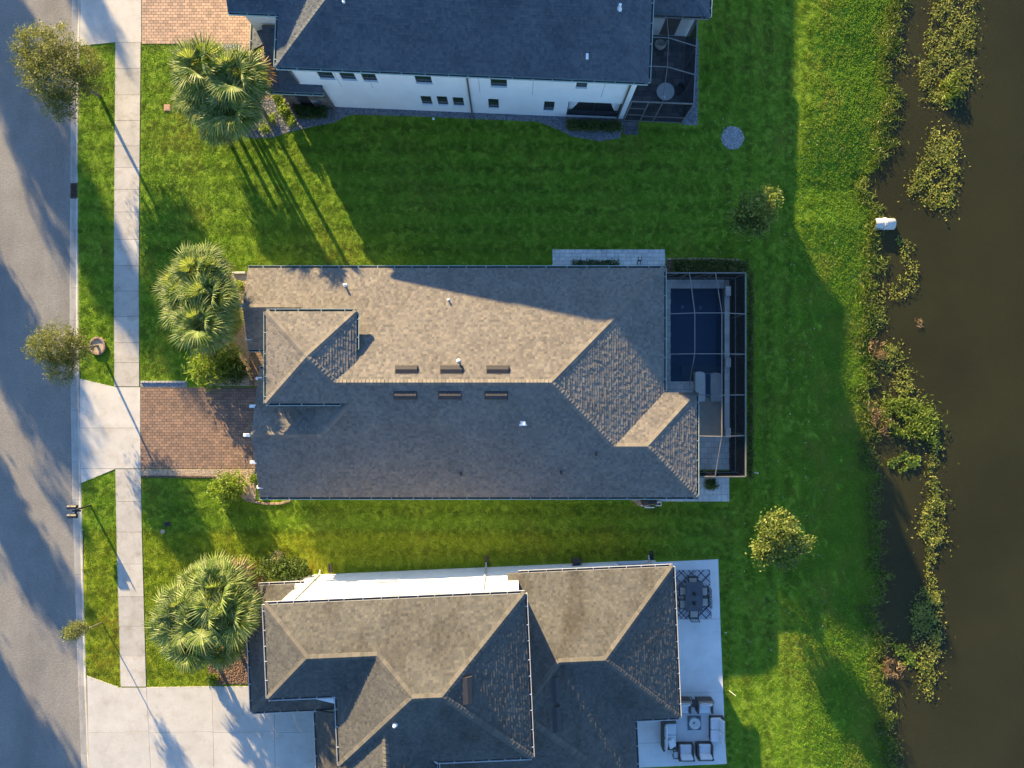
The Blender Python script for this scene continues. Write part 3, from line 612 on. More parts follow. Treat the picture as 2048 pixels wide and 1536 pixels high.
# ---------------------------------------------------------------- the middle house
FM = Fr(0, 0, 0); p = .34; ZE = 2.85; YN, YS, XE, XW, XX = 6.47, -6.31, 8.48, -13.9, 10.30
YR = (YN + YS) / 2; ZR = ZE + p * (YN - YR); hw = YN - YR
YXN = g(0, 785, ZE)[1]; YXR = (YXN + YS) / 2; hx = YXR - YS; ZX = ZE + p * hx
YG = -2.73; ZG = ZE + p * (YG - YS); YGN = 2 * YG - YS; XG = -14.1
YEs = g(0, 699, ZE)[1]; YER = (YN + YEs) / 2; ZER = ZE + p * (YN - YER); XEN = -14.73
TW, TE, TN, TS = -13.10, -8.30, 3.86, -1.02; TX, TY = (TW + TE) / 2, (TN + TS) / 2; TZ = ZE + p * (TS - YS); TA = TZ + p * (TN - TY)
XH = XW + (TS - YS)                          # hip x at the tower eave line
hmain = thing('single_storey_house', 'middle house with long brown grey hip roof, six ridge vents and screened pool', 'house', (-2, 0, 0))
S = Plane([(XG, YS), (XX, YS), (XX - hx, YXR), (XE - (YXR - YS), YXR), (XE - hw, YR), (TX + (TY - YR), YR), (TX, TY), (TW, TS), (XH, TS), (XW + (YG - YS), YG), (XG, YG)], (0, YS), (0, 1), p, ZE)
Np = Plane([(XE, YN), (XEN, YN), (XEN, YER), (-11.5, YER), (-11.5, 2.2), (TX + (TY - YR), YR), (XE - hw, YR)], (0, YN), (0, -1), p, ZE)
E = Plane([(XE, YN), (XE - hw, YR), (XE - (YXR - YS), YXR), (XE - (YXN - YS) , YXN), (XE, YXN)], (XE, 0), (-1, 0), p, ZE)
E.poly = [(XE, YN), (XE - hw, YR), (XE - (YXR - YS), YXR), (XE + 0.0, YXN)]
Wp = Plane([(XW + (YG - YS), YG), (XH, TS), (XH - .3, TS + .3), (XW + 1.86, TS + .3), (XW + 1.86, TS)], (XW, 0), (1, 0), p, ZE)
XN = Plane([(XX, YXN), (XE, YXN), (XE - (YXR - YS), YXR), (XX - hx, YXR)], (0, YXN), (0, -1), p, ZE)
XEp = Plane([(XX, YS), (XX, YXN), (XX - hx, YXR)], (XX, 0), (-1, 0), p, ZE)
GN = Plane([(XG, YG), (XW + (YG - YS), YG), (XW + 1.86, TS), (-13.2, TS), (-13.2, YGN), (XG, YGN)], (0, YG), (0, -1), -p, ZG)
GN = Plane(GN.poly, (0, YGN), (0, -1), p, ZE)
ES = Plane([(XEN, YEs), (-12.9, YEs), (-11.5, YER), (XEN, YER)], (0, YEs), (0, 1), p, ZE)
TNp = Plane([(TW, TN), (TX, TY), (TE, TN)], (0, TN), (0, -1), p, TZ)
TWp = Plane([(TW, TN), (TW, TS), (TX, TY)], (TW, 0), (1, 0), p, TZ)
TEp = Plane([(TE, TN), (TX, TY), (TE, TS)], (TE, 0), (-1, 0), p, TZ)
hip = p * .707
rid = [((XE - hw, YR, ZR), (TX + (TY - YR), YR, ZR), p), ((XE, YN, ZE), (XE - hw, YR, ZR), hip), ((XE - (YXR - YS), YXR, ZX), (XE - hw, YR, ZR), hip), ((XE - (YXR - YS), YXR, ZX), (XX - hx, YXR, ZX), p),
       ((XX, YXN, ZE), (XX - hx, YXR, ZX), hip), ((XX, YS, ZE), (XX - hx, YXR, ZX), hip), ((XW + (YG - YS), YG, ZG), (XH, TS, Wp.z(XH, TS)), hip), ((XG, YG, ZG), (XW + (YG - YS), YG, ZG), p), ((XEN, YER, ZER), (-11.6, YER, ZER), p)]
rm = roof(hmain, FM, [S, Np, E, Wp, XN, XEp, GN, ES], M['shingle'], rid)
rt = roof(hmain, FM, [TNp, TWp, TEp], M['shingle'], [((TW, TN, TZ), (TX, TY, TA), hip), ((TW, TS, TZ), (TX, TY, TA), hip), ((TE, TN, TZ), (TX, TY, TA), hip), ((TX + (TY - YR), YR, ZR), (TX, TY, TA), hip)])
gg = M['gutter_green']
for a, b, o_, z in (((XEN, YN), (XE + .1, YN), (0, 1), ZE), ((XX + .1, YS), (XG, YS), (0, -1), ZE), ((XE, YN), (XE, YXN + .1), (1, 0), ZE), ((XX, YXN), (XX, YS), (1, 0), ZE), ((XEN, YEs), (-12.9, YEs), (0, -1), ZE), ((XG, YGN), (-13.2, YGN), (0, 1), ZE),
                    ((TW, TN), (TE, TN), (0, 1), TZ), ((TW, TS), (TW, TN), (-1, 0), TZ), ((TW, TS), (-9.15, TS), (0, -1), TZ), ((TE, TN), (TE, 1.85), (1, 0), TZ)):
    gutter(FM, a, b, o_, hmain, gg, z)
st_ = M['stucco']; wb = MB()
wb.prism([(-13.4, YS + .4), (XX - .45, YS + .4), (XX - .45, YXN - .4), (XE - .45, YXN - .4), (XE - .45, YN - .4), (-14.2, YN - .4), (-14.2, YEs + .4), (-12.9, YEs + .4), (-12.9, YGN - .4), (-13.4, YGN - .4)], 0, ZE - .17)
part(wb, 'wall', st_, hmain)
part(MB().prism([(TW + .4, TS + .35), (TE - .35, TS + .35), (TE - .35, TN - .4), (TW + .4, TN - .4)], ZE - .17, TZ - .16), 'tower_wall', st_, hmain)
for xg, ya, yb, yr, zr in ((XG + .55, YS + .4, YGN - .4, YG, ZG), (XEN + .5, YEs + .4, YN - .4, YER, ZER)):
    mb = MB(); vs = [(xg + d, y, z) for d in (0, .12) for y, z in ((ya, ZE - .17), (yb, ZE - .17), (yr, zr - .35))]; mb.add(vs, [(0, 1, 2), (5, 4, 3), (0, 3, 4, 1), (1, 4, 5, 2), (2, 5, 3, 0)]); part(mb, 'gable_wall', st_, hmain)
gd = MB()
for i in range(4): gd.box(-13.45, -13.41, -5.4, -.6, .06 + i * .56, .58 + i * .56)
part(gd, 'garage_door', M['soffit'], hmain)
part(MB().box(-12.96, -12.91, .95, 1.75, .05, 2.25), 'front_door', M['gutter_brown'], hmain)
for px, py in ((482, 612), (490, 676.5), (510, 757), (504, 812), (499, 868), (505, 923), (512, 975)):   # white outlooker blocks under the gable rakes
    x, y = g(px + 1, py, 3.2); pl_ = Np if py < 613 else (ES if py < 700 else (GN if py < 868 else S)); z = pl_.z(x, y) - .03
    part(MB().cbox((x + .13, y, z - .03), (.36, .17, .13), 0, .012), 'outlooker', M['soffit'], hmain)
for px in (813, 903, 995.5): vent_wedge(hmain, FM, Np, Np.on(FM, px, 739.5), 1.15, .44)
for px in (811, 900, 992.5): vent_wedge(hmain, FM, S, S.on(FM, px, 790.5), 1.15, .40)
for px, py, h in ((691, 571, .34), (897, 600, .2), (917, 722, .34)): vent_pipe(hmain, FM, Np.on(FM, px, py), .05 if h > .3 else .035, h)
c = S.on(FM, 1046, 846); part(MB().cbox((c[0], c[1], c[2] + .1), (.27, .22, .2), 0, .02), 'exhaust_cap', M['white'], hmain); part(MB().cbox((c[0], c[1] - .1, c[2] + .02), (.4, .1, .05)), 'exhaust_flange', M['white'], hmain)
for px, py in ((922, 948), (1122, 945), (1192, 908)):
    c = S.on(FM, px, py); part(MB().cbox((c[0], c[1], c[2] + .07), (.11, .2, .13), 0, .01), 'small_roof_vent', M['ventgrey'], hmain)
# ---------------------------------------------------------------- the top house (two storeys, only its south side is in the photo)
FU = Fr(7.0, 15.53, -2.4); pu = .5; ZU = 5.95; DU = 12.6; hu = DU / 2; LU = 19.15; dy_ = 2.71
htop = thing('two_storey_house', 'top house with blue grey hip roof, white wall and screened patio', 'house', (*FU.w(-9, 6), 0))
US = Plane([(-LU, 0), (0, 0), (-hu, hu), (-LU + hu, hu)], (0, 0), (0, 1), pu, ZU)
UE = Plane([(0, 0), (0, DU), (-hu, hu)], (0, 0), (-1, 0), pu, ZU)
UN = Plane([(0, DU), (-LU, DU), (-LU + hu, hu), (-hu, hu)], (0, DU), (0, -1), pu, ZU)
rw = (DU - 2 * dy_) / 2
UW = Plane([(-LU, 0), (-LU + hu, hu), (-LU, DU), (-LU, DU - dy_), (-LU + rw, hu), (-LU, dy_)], (-LU, 0), (1, 0), pu, ZU)
UWS = Plane([(-21.75, dy_), (-LU, dy_), (-LU + rw, hu), (-21.75, hu)], (0, dy_), (0, 1), pu, ZU)
UWN = Plane([(-21.75, DU - dy_), (-21.75, hu), (-LU + rw, hu), (-LU, DU - dy_)], (0, DU - dy_), (0, -1), pu, ZU)
zu = ZU + pu * hu; hipu = pu * .707
roof(htop, FU, [US, UE, UN, UW, UWS, UWN], M['shingle_slate'], [((0, 0, ZU), (-hu, hu, zu), hipu), ((-LU, 0, ZU), (-LU + hu, hu, zu), hipu)])
for a, b, o_ in (((0, 0), (-LU, 0), (0, -1)), ((0, 0), (0, DU), (1, 0)), ((-LU, 0), (-LU, dy_), (-1, 0)), ((-LU, dy_), (-21.75, dy_), (0, -1))): gutter(FU, a, b, o_, htop, gg, ZU)
# unseen tall gabled wing, added north of the frame to shade bank and pond
rb = MB(); x0_, x1_ = -5.2, 3.55
for y0_, y1_ in ((22.8, 27.7), (32.6, 27.7)): rb.prism([(x0_, y0_), (x1_, y0_), (x1_, y1_), (x0_, y1_)], lambda x, y: 5.75 + 5.3 * (1 - abs(y - 27.7) / 4.9), lambda x, y: 5.95 + 5.3 * (1 - abs(y - 27.7) / 4.9))
part(rb, 'shade_wing_roof', M['shingle_slate'], htop)
rb = MB(); vs = [(x, y, z) for x in (x0_ + .3, x1_ - .3) for y, z in ((23.2, 0), (32.2, 0), (32.2, 6.1), (27.7, 10.9), (23.2, 6.1))]; rb.add(vs, [(4, 3, 2, 1, 0), (5, 6, 7, 8, 9)] + [(i, (i + 1) % 5, 5 + (i + 1) % 5, 5 + i) for i in range(5)]); part(rb, 'shade_wing_wall', M['stucco'], htop)
# lower roofs
PO = Plane([(-20.65, -.1), (-17.55, -.1), (-17.55, .3), (-18.8, .3), (-18.8, 3.0), (-20.65, 3.0)], (0, -.1), (0, 1), .36, 3.0)
LZ = 3.0; LX, LS, LN = 3.75, 5.05, 12.2; lh = (LN - LS) / 2
LSp = Plane([(-.4, LS), (LX, LS), (LX - lh, LS + lh), (-.4, LS + lh)], (0, LS), (0, 1), pu, LZ); LE = Plane([(LX, LS), (LX, LN), (LX - lh, LS + lh)], (LX, 0), (-1, 0), pu, LZ); LNp = Plane([(LX, LN), (-.4, LN), (-.4, LS + lh), (LX - lh, LS + lh)], (0, LN), (0, -1), pu, LZ)
GW = Plane([(-21.55, 2.1), (-20.75, 2.3), (-20.75, 9), (-21.55, 9)], (-21.55, 0), (1, 0), .5, 3.05)
roof(htop, FU, [LSp, LE, LNp], M['shingle_slate'], [((LX, LS, LZ), (LX - lh, LS + lh, LZ + pu * lh), hipu)]); roof(htop, FU, [PO], M['shingle_slate'], []); roof(htop, FU, [GW], M['shingle_slate'], [])
gutter(FU, (-17.5, -.1), (-20.65, -.1), (0, -1), htop, gg, 3.0); gutter(FU, (LX, LS), (LX, LN), (1, 0), htop, gg, LZ); gutter(FU, (LX, LS), (.2, LS), (0, -1), htop, M['bronze'], LZ); gutter(FU, (-21.55, 2.1), (-21.55, 9), (-1, 0), htop, gg, 3.05)
WV = .30
def wh(x0, x1, y0, y1, v=WV, fr=FU, zt=None):
    a = fr.on(x0, y1, v); b = fr.on(x1, y1, v); c = fr.on((x0 + x1) / 2, y0, v)
    z0_, z1_ = (a[2] + b[2]) / 2, c[2]
    if z1_ < z0_: z0_, z1_ = z1_, z0_
    return (a[0], b[0], z0_, zt or z1_)
lowh = [wh(845.5, 866, 192.5, 209.5), wh(877, 897.5, 193, 210.5), wh(908, 929, 195, 212), wh(977.5, 998, 198, 217), wh(1086.5, 1107, 203, 222)]
upph = [wh(641, 671, 148, 158, zt=5.35), wh(685, 714, 150, 160, zt=5.35), wh(728, 756, 152, 162.5, zt=5.35), wh(833, 865, 154, 167, zt=5.35), wh(982, 1014, 160, 174, zt=5.35), wh(1151, 1173, 168, 176, zt=5.35)]
sl_ = wh(1131, 1235, 205, 236); sl_ = (sl_[0], sl_[1], .06, sl_[3])
wallface(htop, FU, -18.85, -.38, WV, 0, ZU - .16, lowh + upph + [sl_], -1, st_)
for h_ in lowh: window(htop, FU, h_, WV, -1, M['black'], 2, vertical=False)
for h_ in upph: window(htop, FU, h_, WV, -1, M['black'], 1)
part(MB().prism([FU.w(-18.85, WV + .45), FU.w(-.38, WV + .45), FU.w(-.38, DU - .35), FU.w(-18.85, DU - .35)], 0, ZU - .17), 'wall_core', st_, htop)
for a, b in ((-18.85, -18.849), (-.381, -.38)): part(MB().prism([FU.w(a, WV + .002), FU.w(b, WV + .002), FU.w(b, WV + .46), FU.w(a, WV + .46)], 0, ZU - .17), 'wall_return', st_, htop)
part(MB().prism([FU.w(sl_[0], WV + .01), FU.w(sl_[1], WV + .01), FU.w(sl_[1], WV + .42), FU.w(sl_[0], WV + .42)], 0, .052), 'threshold', M['tile_dark'], htop)
sd = part(MB().prism([FU.w(sl_[0], WV + .42), FU.w(sl_[1], WV + .42), FU.w(sl_[1], WV + .44), FU.w(sl_[0], WV + .44)], .05, sl_[3]), 'slider_dark_back', M['dark'], htop)  # near-black back sheet paints the unlit room behind the slider
mb = MB(); wdt = sl_[1] - sl_[0]
for f0, f1 in ((0, .018), (.49, .51), (.982, 1)): mb.prism([FU.w(sl_[0] + wdt * f0, WV + .1), FU.w(sl_[0] + wdt * f1, WV + .1), FU.w(sl_[0] + wdt * f1, WV + .16), FU.w(sl_[0] + wdt * f0, WV + .16)], .06, sl_[3])
for za, zb in ((.06, .12), (.78, .83), (sl_[3] - .06, sl_[3])): mb.prism([FU.w(sl_[0], WV + .1), FU.w(sl_[1], WV + .1), FU.w(sl_[1], WV + .15), FU.w(sl_[0], WV + .15)], za, zb)
part(mb, 'door_frame', M['black'], sd)
for s_ in (0, 1):
    mb = MB(); n = 9; vs = []
    for i in range(n + 1):
        f = i / n; ub = (sl_[0] + .08 + f * .62) if s_ == 0 else (sl_[1] - .08 - f * .62); bot = .35 + 1.75 * f ** 1.6
        for zz in (bot, sl_[3] - .02): vs.append((*FU.w(ub, WV + .22 + .03 * (i % 2)), zz))
    mb.add(vs, [(2 * i, 2 * i + 2, 2 * i + 3, 2 * i + 1) for i in range(n)]); part(mb, 'curtain', M['curtain'], sd)
mb = MB(); mb.prism([FU.w(-21.3, dy_ + .4), FU.w(-18.8, dy_ + .4), FU.w(-18.8, DU - dy_ - .4), FU.w(-21.3, DU - dy_ - .4)], 0, ZU - .17); part(mb, 'wing_wall', st_, htop)
mb = MB(); mb.prism([FU.w(-20.3, .32), FU.w(-18.84, .32), FU.w(-18.84, 3.2), FU.w(-20.3, 3.2)], 0, lambda x, y: 2.86); part(mb, 'porch_wall', M['stone'], htop)
for r_ in range(9):                          # ledge stones of the porch corner
    s = -20.33 + (r_ % 2) * .12
    while s < -17.62:
        w_ = R.uniform(.22, .42); e_ = min(s + w_, -17.6); q = [FU.w(s + .006, .20 + R.uniform(-.02, .02)), FU.w(e_ - .006, .20), FU.w(e_ - .006, .33), FU.w(s + .006, .33)]
        if not (-19.5 < (s + e_) / 2 < -18.2 and r_ < 7): part(MB().prism(q, .05 + r_ * .3, .335 + r_ * .3), 'stone', M['stone'], htop)
        s = e_
        if e_ >= -17.6: break
part(MB().prism([FU.w(-19.5, .30), FU.w(-18.2, .30), FU.w(-18.2, .315), FU.w(-19.5, .315)], .04, 2.2), 'porch_dark_panel', M['dark'], htop)  # near-black panel paints the dark of an opening over solid wall
part(MB().prism([FU.w(-1.0, LS + .35), FU.w(LX - .35, LS + .35), FU.w(LX - .35, LN - .35), FU.w(-1.0, LN - .35)], 0, LZ - .17), 'lanai_wall', st_, htop)
a = FU.on(1355, 35, LS + .345); part(MB().prism([FU.w(1.55, LS + .33), FU.w(2.45, LS + .33), FU.w(2.45, LS + .345), FU.w(1.55, LS + .345)], .1, 2.1), 'patio_door', M['gutter_brown'], htop)
for uu, z1_, zz in ((FU.on(941, 200, WV)[0], ZU - .12, 0), (-.75, ZU - .12, 0)):
    part(MB().tube([(*FU.w(uu, -.02), z1_), (*FU.w(uu, WV - .08), z1_ - .45), (*FU.w(uu, WV - .08), .2), (*FU.w(uu, WV - .5), .06)], .055, 6), 'downspout', M['gutter_brown'], htop)
part(MB().tube([(*FU.w(-18.75, .0), ZU - .12), (*FU.w(-18.75, WV - .08), ZU - .5), (*FU.w(-18.75, WV - .08), 3.4)], .05, 6), 'downspout', M['gutter_brown'], htop)
part(MB().tube([(*FU.w(-17.62, -.1), 2.9), (*FU.w(-17.62, .14), 2.6), (*FU.w(-17.62, .14), .2), (*FU.w(-17.62, -.5), .05)], .055, 6), 'downspout', M['gutter_brown'], htop)
for px in (960, 1065, 1205, 750, 690):       # stucco control joints
    a = FU.on(px, 185, WV); part(MB().prism([FU.w(a[0] - .008, WV - .004), FU.w(a[0] + .008, WV - .004), FU.w(a[0] + .008, WV + .0), FU.w(a[0] - .008, WV + .0)], 3.0, 5.7), 'control_joint', M['ventgrey'], htop)
vent_pipe(htop, FU, UE.on(FU, 1238, 18), .06, .4); c = pts(FU, US.on(FU, 1174, 114)); part(MB().cbox((c[0], c[1], c[2] + .08), (.13, .26, .14), 0, .01), 'small_roof_vent', M['white'], htop)
c = pts(FU, US.on(FU, 688, 2)); part(MB().cbox((c[0], c[1], c[2] + .08), (.13, .26, .14), 0, .01), 'small_roof_vent', M['white'], htop)
# ---------------------------------------------------------------- the bottom house
FL = Fr(.73, -10.46, 2.49); pb = .5; ZB = 6.6; q = -.12
hbot = thing('two_storey_house', 'bottom house with grey hip roofs in two heights and white gutters', 'house', (*FL.w(-4, -6), 0))
hb = 4.14; BR = q - hb; ub0, ub1 = -9.8, -.1; wr = -2.485; wg = 2.365; u0 = -13.25
BN = Plane([(u0, q), (ub1, q), (ub1 - hb, BR), (ub0 + hb, BR), (ub0 + wg, wr), (u0 + wg, wr)], (0, q), (0, -1), pb, ZB)
BW = Plane([(ub0 + hb, BR), (ub0 + wg, wr), (ub0, -4.85), (ub0, -8.4)], (ub0, 0), (1, 0), pb, ZB)
BS = Plane([(ub0 + hb, BR), (ub0, -8.4), (ub1, -8.4), (ub1 - hb, BR)], (0, -8.4), (0, 1), pb, ZB)
BE = Plane([(ub1, q), (ub1 - hb, BR), (ub1, -8.4)], (ub1, 0), (-1, 0), pb, ZB)
VW = Plane([(u0, q), (u0 + wg, wr), (u0, -4.85)], (u0, 0), (1, 0), pb, ZB)
VS = Plane([(u0, -4.85), (u0 + wg, wr), (ub0 + wg, wr), (ub0, -4.85)], (0, -4.85), (0, 1), pb, ZB)
SWp = Plane([(-7.25, -6.34), (-9.3, -8.4), (-9.6, -8.75), (-9.6, -14), (-7.25, -14)], (-9.6, 0), (1, 0), pb, 6.45)
SEp = Plane([(-7.25, -6.34), (-5.2, -8.4), (-4.9, -8.75), (-4.9, -14), (-7.25, -14)], (-4.9, 0), (-1, 0), pb, 6.45)
zbr = ZB + pb * hb; zwr = ZB + pb * wg
roof(hbot, FL, [BN, BW, BS, BE, VW, VS, SWp, SEp], M['shingle_grey'], [((ub1, q, ZB), (ub1 - hb, BR, zbr), hipu), ((ub0 + hb, BR, zbr), (ub1 - hb, BR, zbr), pb), ((ub0 + wg, wr, zwr), (ub0 + hb, BR, zbr), hipu), ((ub0, -8.4, ZB), (ub0 + hb, BR, zbr), hipu), ((ub1, -8.4, ZB), (ub1 - hb, BR, zbr), hipu), ((u0, q, ZB), (u0 + wg, wr, zwr), hipu), ((u0, -4.85, ZB), (u0 + wg, wr, zwr), hipu), ((u0 + wg, wr, zwr), (ub0 + wg, wr, zwr), pb), ((-7.25, -14, 7.63), (-7.25, -6.34, 7.63), pb)])
gw = M['gutter_white']
for a, b, o_ in (((u0, q), (ub1, q), (0, 1)), ((ub1, q), (ub1, -8.4), (1, 0)), ((ub1, -8.4), (-4.9, -8.4), (0, -1)), ((u0, q), (u0, -4.85), (-1, 0)), ((u0, -4.85), (ub0, -4.85), (0, -1)), ((ub0, -4.85), (ub0, -8.4), (-1, 0)), ((-4.9, -8.5), (-4.9, -14), (1, 0))): gutter(FL, a, b, o_, hbot, gw, ZB, strap=.9)
Z1 = 3.0
XNp = Plane([(-1, -.05), (8.2, -.05), (4.0, -4.25), (1.55, -4.25), (-.5, -6.3), (-1, -6.3)], (0, -.05), (0, -1), pb, Z1)
XEe = Plane([(8.2, -.05), (4.0, -4.25), (8.2, -8.45)], (8.2, 0), (-1, 0), pb, Z1)
XSe = Plane([(8.2, -8.45), (4.0, -4.25), (1.55, -4.25), (5.75, -8.45)], (0, -8.45), (0, 1), pb, Z1)
AE = Plane([(5.75, -8.45), (1.55, -4.25), (-.5, -6.3), (-.5, -6.5), (5.75, -12.75)], (5.75, 0), (-1, 0), pb, Z1)
AS = Plane([(5.75, -12.75), (-.5, -6.5), (-5, -6.5), (-5, -12.75)], (0, -12.75), (0, 1), pb, Z1)
KW = Plane([(-15.5, -7.1), (-15.5, -1.9), (-12.9, -1.9), (-12.9, -4.5)], (-15.5, 0), (1, 0), .4, Z1)
KS = Plane([(-15.5, -7.1), (-12.9, -4.5), (-9.4, -4.5), (-9.4, -7.1)], (0, -7.1), (0, 1), .4, Z1)
KM = Plane([(-12.0, -7.2), (-9.45, -7.2), (-9.45, -14), (-12.0, -14)], (-12.0, 0), (1, 0), .4, Z1 - .05)
KN = Plane([(-14.85, -.1), (-12.85, -.1), (-12.85, -1.85), (-14.85, -1.85)], (0, -.1), (0, -1), .45, Z1)
roof(hbot, FL, [KW, KS], M['shingle_grey'], [((-15.5, -7.1, Z1), (-12.9, -4.5, Z1 + 1.04), .28)]); roof(hbot, FL, [KM], M['shingle_grey'], []); roof(hbot, FL, [KN], M['shingle_grey'], [])
roof(hbot, FL, [XNp, XEe, XSe, AE, AS], M['shingle_grey'], [((8.2, -.05, Z1), (4.0, -4.25, Z1 + 2.1), hipu), ((8.2, -8.45, Z1), (4.0, -4.25, Z1 + 2.1), hipu), ((1.55, -4.25, Z1 + 2.1), (4.0, -4.25, Z1 + 2.1), pb), ((1.55, -4.25, Z1 + 2.1), (-.4, -6.2, Z1 + 3.07), hipu), ((5.75, -12.75, Z1), (-.5, -6.5, Z1 + 3.12), hipu)])
for a, b, o_, z in (((-.4, -.05), (8.2, -.05), (0, 1), Z1), ((8.2, -.05), (8.2, -8.45), (1, 0), Z1), ((8.2, -8.45), (5.75, -8.45), (0, -1), Z1), ((5.75, -8.45), (5.75, -12.75), (1, 0), Z1), ((-15.5, -7.1), (-15.5, -1.9), (-1, 0), Z1), ((-15.5, -7.1), (-10.0, -7.1), (0, -1), Z1), ((-12, -7.3), (-12, -14), (-1, 0), Z1 - .05), ((-14.85, -.1), (-12.3, -.1), (0, 1), Z1)): gutter(FL, a, b, o_, hbot, gw, z, strap=.9)
BV = -.40
upb = [wh(779.5, 808, 1190, 1185, BV, FL, 5.6), wh(855, 883, 1186.5, 1182, BV, FL, 5.6), wh(984, 1012, 1181, 1176, BV, FL, 5.6)]
upb = [(a, b, 4.55, 5.75) for a, b, c_, d_ in upb]
a = FL.on(757, 1160, BV); b = FL.on(797, 1160, BV); lob = [(a[0], b[0], 1.9, 2.5)]
wallface(hbot, FL, -12.9, -.4, BV, 0, ZB - .16, upb + lob, 1, st_)
for h_ in upb + lob: window(hbot, FL, h_, BV, 1, M['soffit'], 2)
exh = []
for x0, x1 in ((1041, 1063), (1184, 1206)): a = FL.on(x0, 1139, BV); b = FL.on(x1, 1139, BV); exh.append((a[0], b[0], 1.0, 2.2))
a = FL.on(1236, 1130, BV)[0]; b = FL.on(1303, 1127, BV)[0]; dr_ = (a, b - .1, .06, 2.25)
wallface(hbot, FL, -.4, 7.8, BV, 0, Z1 - .16, exh + [dr_], 1, st_, name='wing_wall', depth=.3)
for h_ in exh: window(hbot, FL, h_, BV, 1, M['soffit'], 2)
part(MB().prism([FL.w(dr_[0], BV - .28), FL.w(dr_[1], BV - .28), FL.w(dr_[1], BV - .3), FL.w(dr_[0], BV - .3)], .05, dr_[3]), 'rear_door', M['dark'], hbot)
core = MB(); core.prism([FL.w(-12.9, BV - .32), FL.w(-.4, BV - .32), FL.w(-.4, -8.1), FL.w(-12.9, -4.5)], 0, ZB - .17); part(core, 'wall_core', st_, hbot)
core = MB(); core.prism([FL.w(-.4, BV - .32), FL.w(7.8, BV - .32), FL.w(7.8, -8.05), FL.w(5.35, -8.05), FL.w(5.35, -12.4), FL.w(-.4, -12.4)], 0, Z1 - .17); part(core, 'wing_core', st_, hbot)
core = MB(); core.prism([FL.w(-9.4, -4.5), FL.w(-5.2, -8.0), FL.w(-5.2, -14), FL.w(-9.3, -14)], 0, 6.3); part(core, 'south_wing_core', st_, hbot)
for a, b in ((-12.9, -12.899), (-.401, -.4)): part(MB().prism([FL.w(a, BV - .33), FL.w(b, BV - .33), FL.w(b, BV - .002), FL.w(a, BV - .002)], 0, ZB - .17), 'wall_return', st_, hbot)
part(MB().prism([FL.w(7.799, BV - .33), FL.w(7.8, BV - .33), FL.w(7.8, BV - .002), FL.w(7.799, BV - .002)], 0, Z1 - .17), 'wall_return', st_, hbot)
core = MB(); core.prism([FL.w(-14.5, -.5), FL.w(-12.9, -.5), FL.w(-12.9, -6.8), FL.w(-15.1, -6.8), FL.w(-15.1, -2.2), FL.w(-14.5, -2.2)], 0, Z1 - .17); part(core, 'porch_wall', st_, hbot)
vent_wedge(hbot, FL, BE, BE.on(FL, 934, 1380), 1.3, .5); vent_wedge(hbot, FL, AE, AE.on(FL, 1111, 1379), 1.3, .42); vent_wedge(hbot, FL, AE, AE.on(FL, 1113, 1437), 1.3, .42)
vent_pipe(hbot, FL, BS.on(FL, 790, 1449), .06, .2)
for px, zt in ((662, ZB - .1), (973.5, ZB - .1), (1303, Z1 - .1)):
    uu = FL.on(px, 1128, BV)[0]; part(MB().tube([(*FL.w(uu, .02), zt), (*FL.w(uu, BV + .08), zt - .35), (*FL.w(uu, BV + .08), .2), (*FL.w(uu, BV + .3), .08)], .055, 6), 'downspout', M['gutter_white'], hbot)
EXCL += [[FU.w(-21.6, -.1), FU.w(4.2, -.1), FU.w(4.2, 14), FU.w(-21.6, 14)], [FL.w(-15.2, -.3), FL.w(8.2, -.3), FL.w(8.2, -14), FL.w(-15.2, -14)], [(-14.2, YS + .3), (XX, YS + .3), (XX, YN - .3), (-14.2, YN - .3)]]
# ---------------------------------------------------------------- screen enclosures
def cage(name, label, top, posts, beams, panels, zb, base):
    c = thing(name, label, 'screen enclosure', base)
    for a, b, w in beams: part(MB().beam(a, b, w * .85, .09), 'beam', M['cageframe'], c)
    for a, b in posts: part(MB().beam(a, b, .06, .05), 'post', M['cageframe'], c)
    for pn in panels:
        mb = MB(); mb.add(pn, [tuple(range(len(pn)))]); part(mb, 'screen_panel', M['screen'], c)
    return c
ze, zc = 2.62, 3.2                            # eave and crown height of the middle enclosure
xa, xd = XE + .16, g(1491, 0, ze)[0]; xa2 = XX + .16; xb, xc = g(1389.5, 0, zc)[0], g(1443.5, 0, zc)[0]
yN, yS = g(0, 546, ze)[1], g(0, 953, ze)[1]; yA, yB, yC, yD = [g(0, v, 2.9)[1] for v in (627, 708, 790, 872)]
beams = []; panels = []
rows = [yN, yA, yB, yC, yD, yS]
def zx(x, y): return zc if (xb - .01 <= x <= xc + .01 and yD - .01 <= y <= yA + .01) else ze
def left(y): return xa if y > yC + .3 else xa2
for y in (yA, yB, yC, yD):
    xl = left(y) if y > yC + .3 else xa2
    xs_ = [xl, xb, xc, xd] if y >= yB - .1 else [xl, xc, xd]
    zs_ = [ze if i in (0, len(xs_) - 1) else zc for i in range(len(xs_))]
    if y < yB - .1: zs_[0] = ze + .2
    for i in range(len(xs_) - 1): beams.append(((xs_[i], y, zs_[i]), (xs_[i + 1], y, zs_[i + 1]), .05))
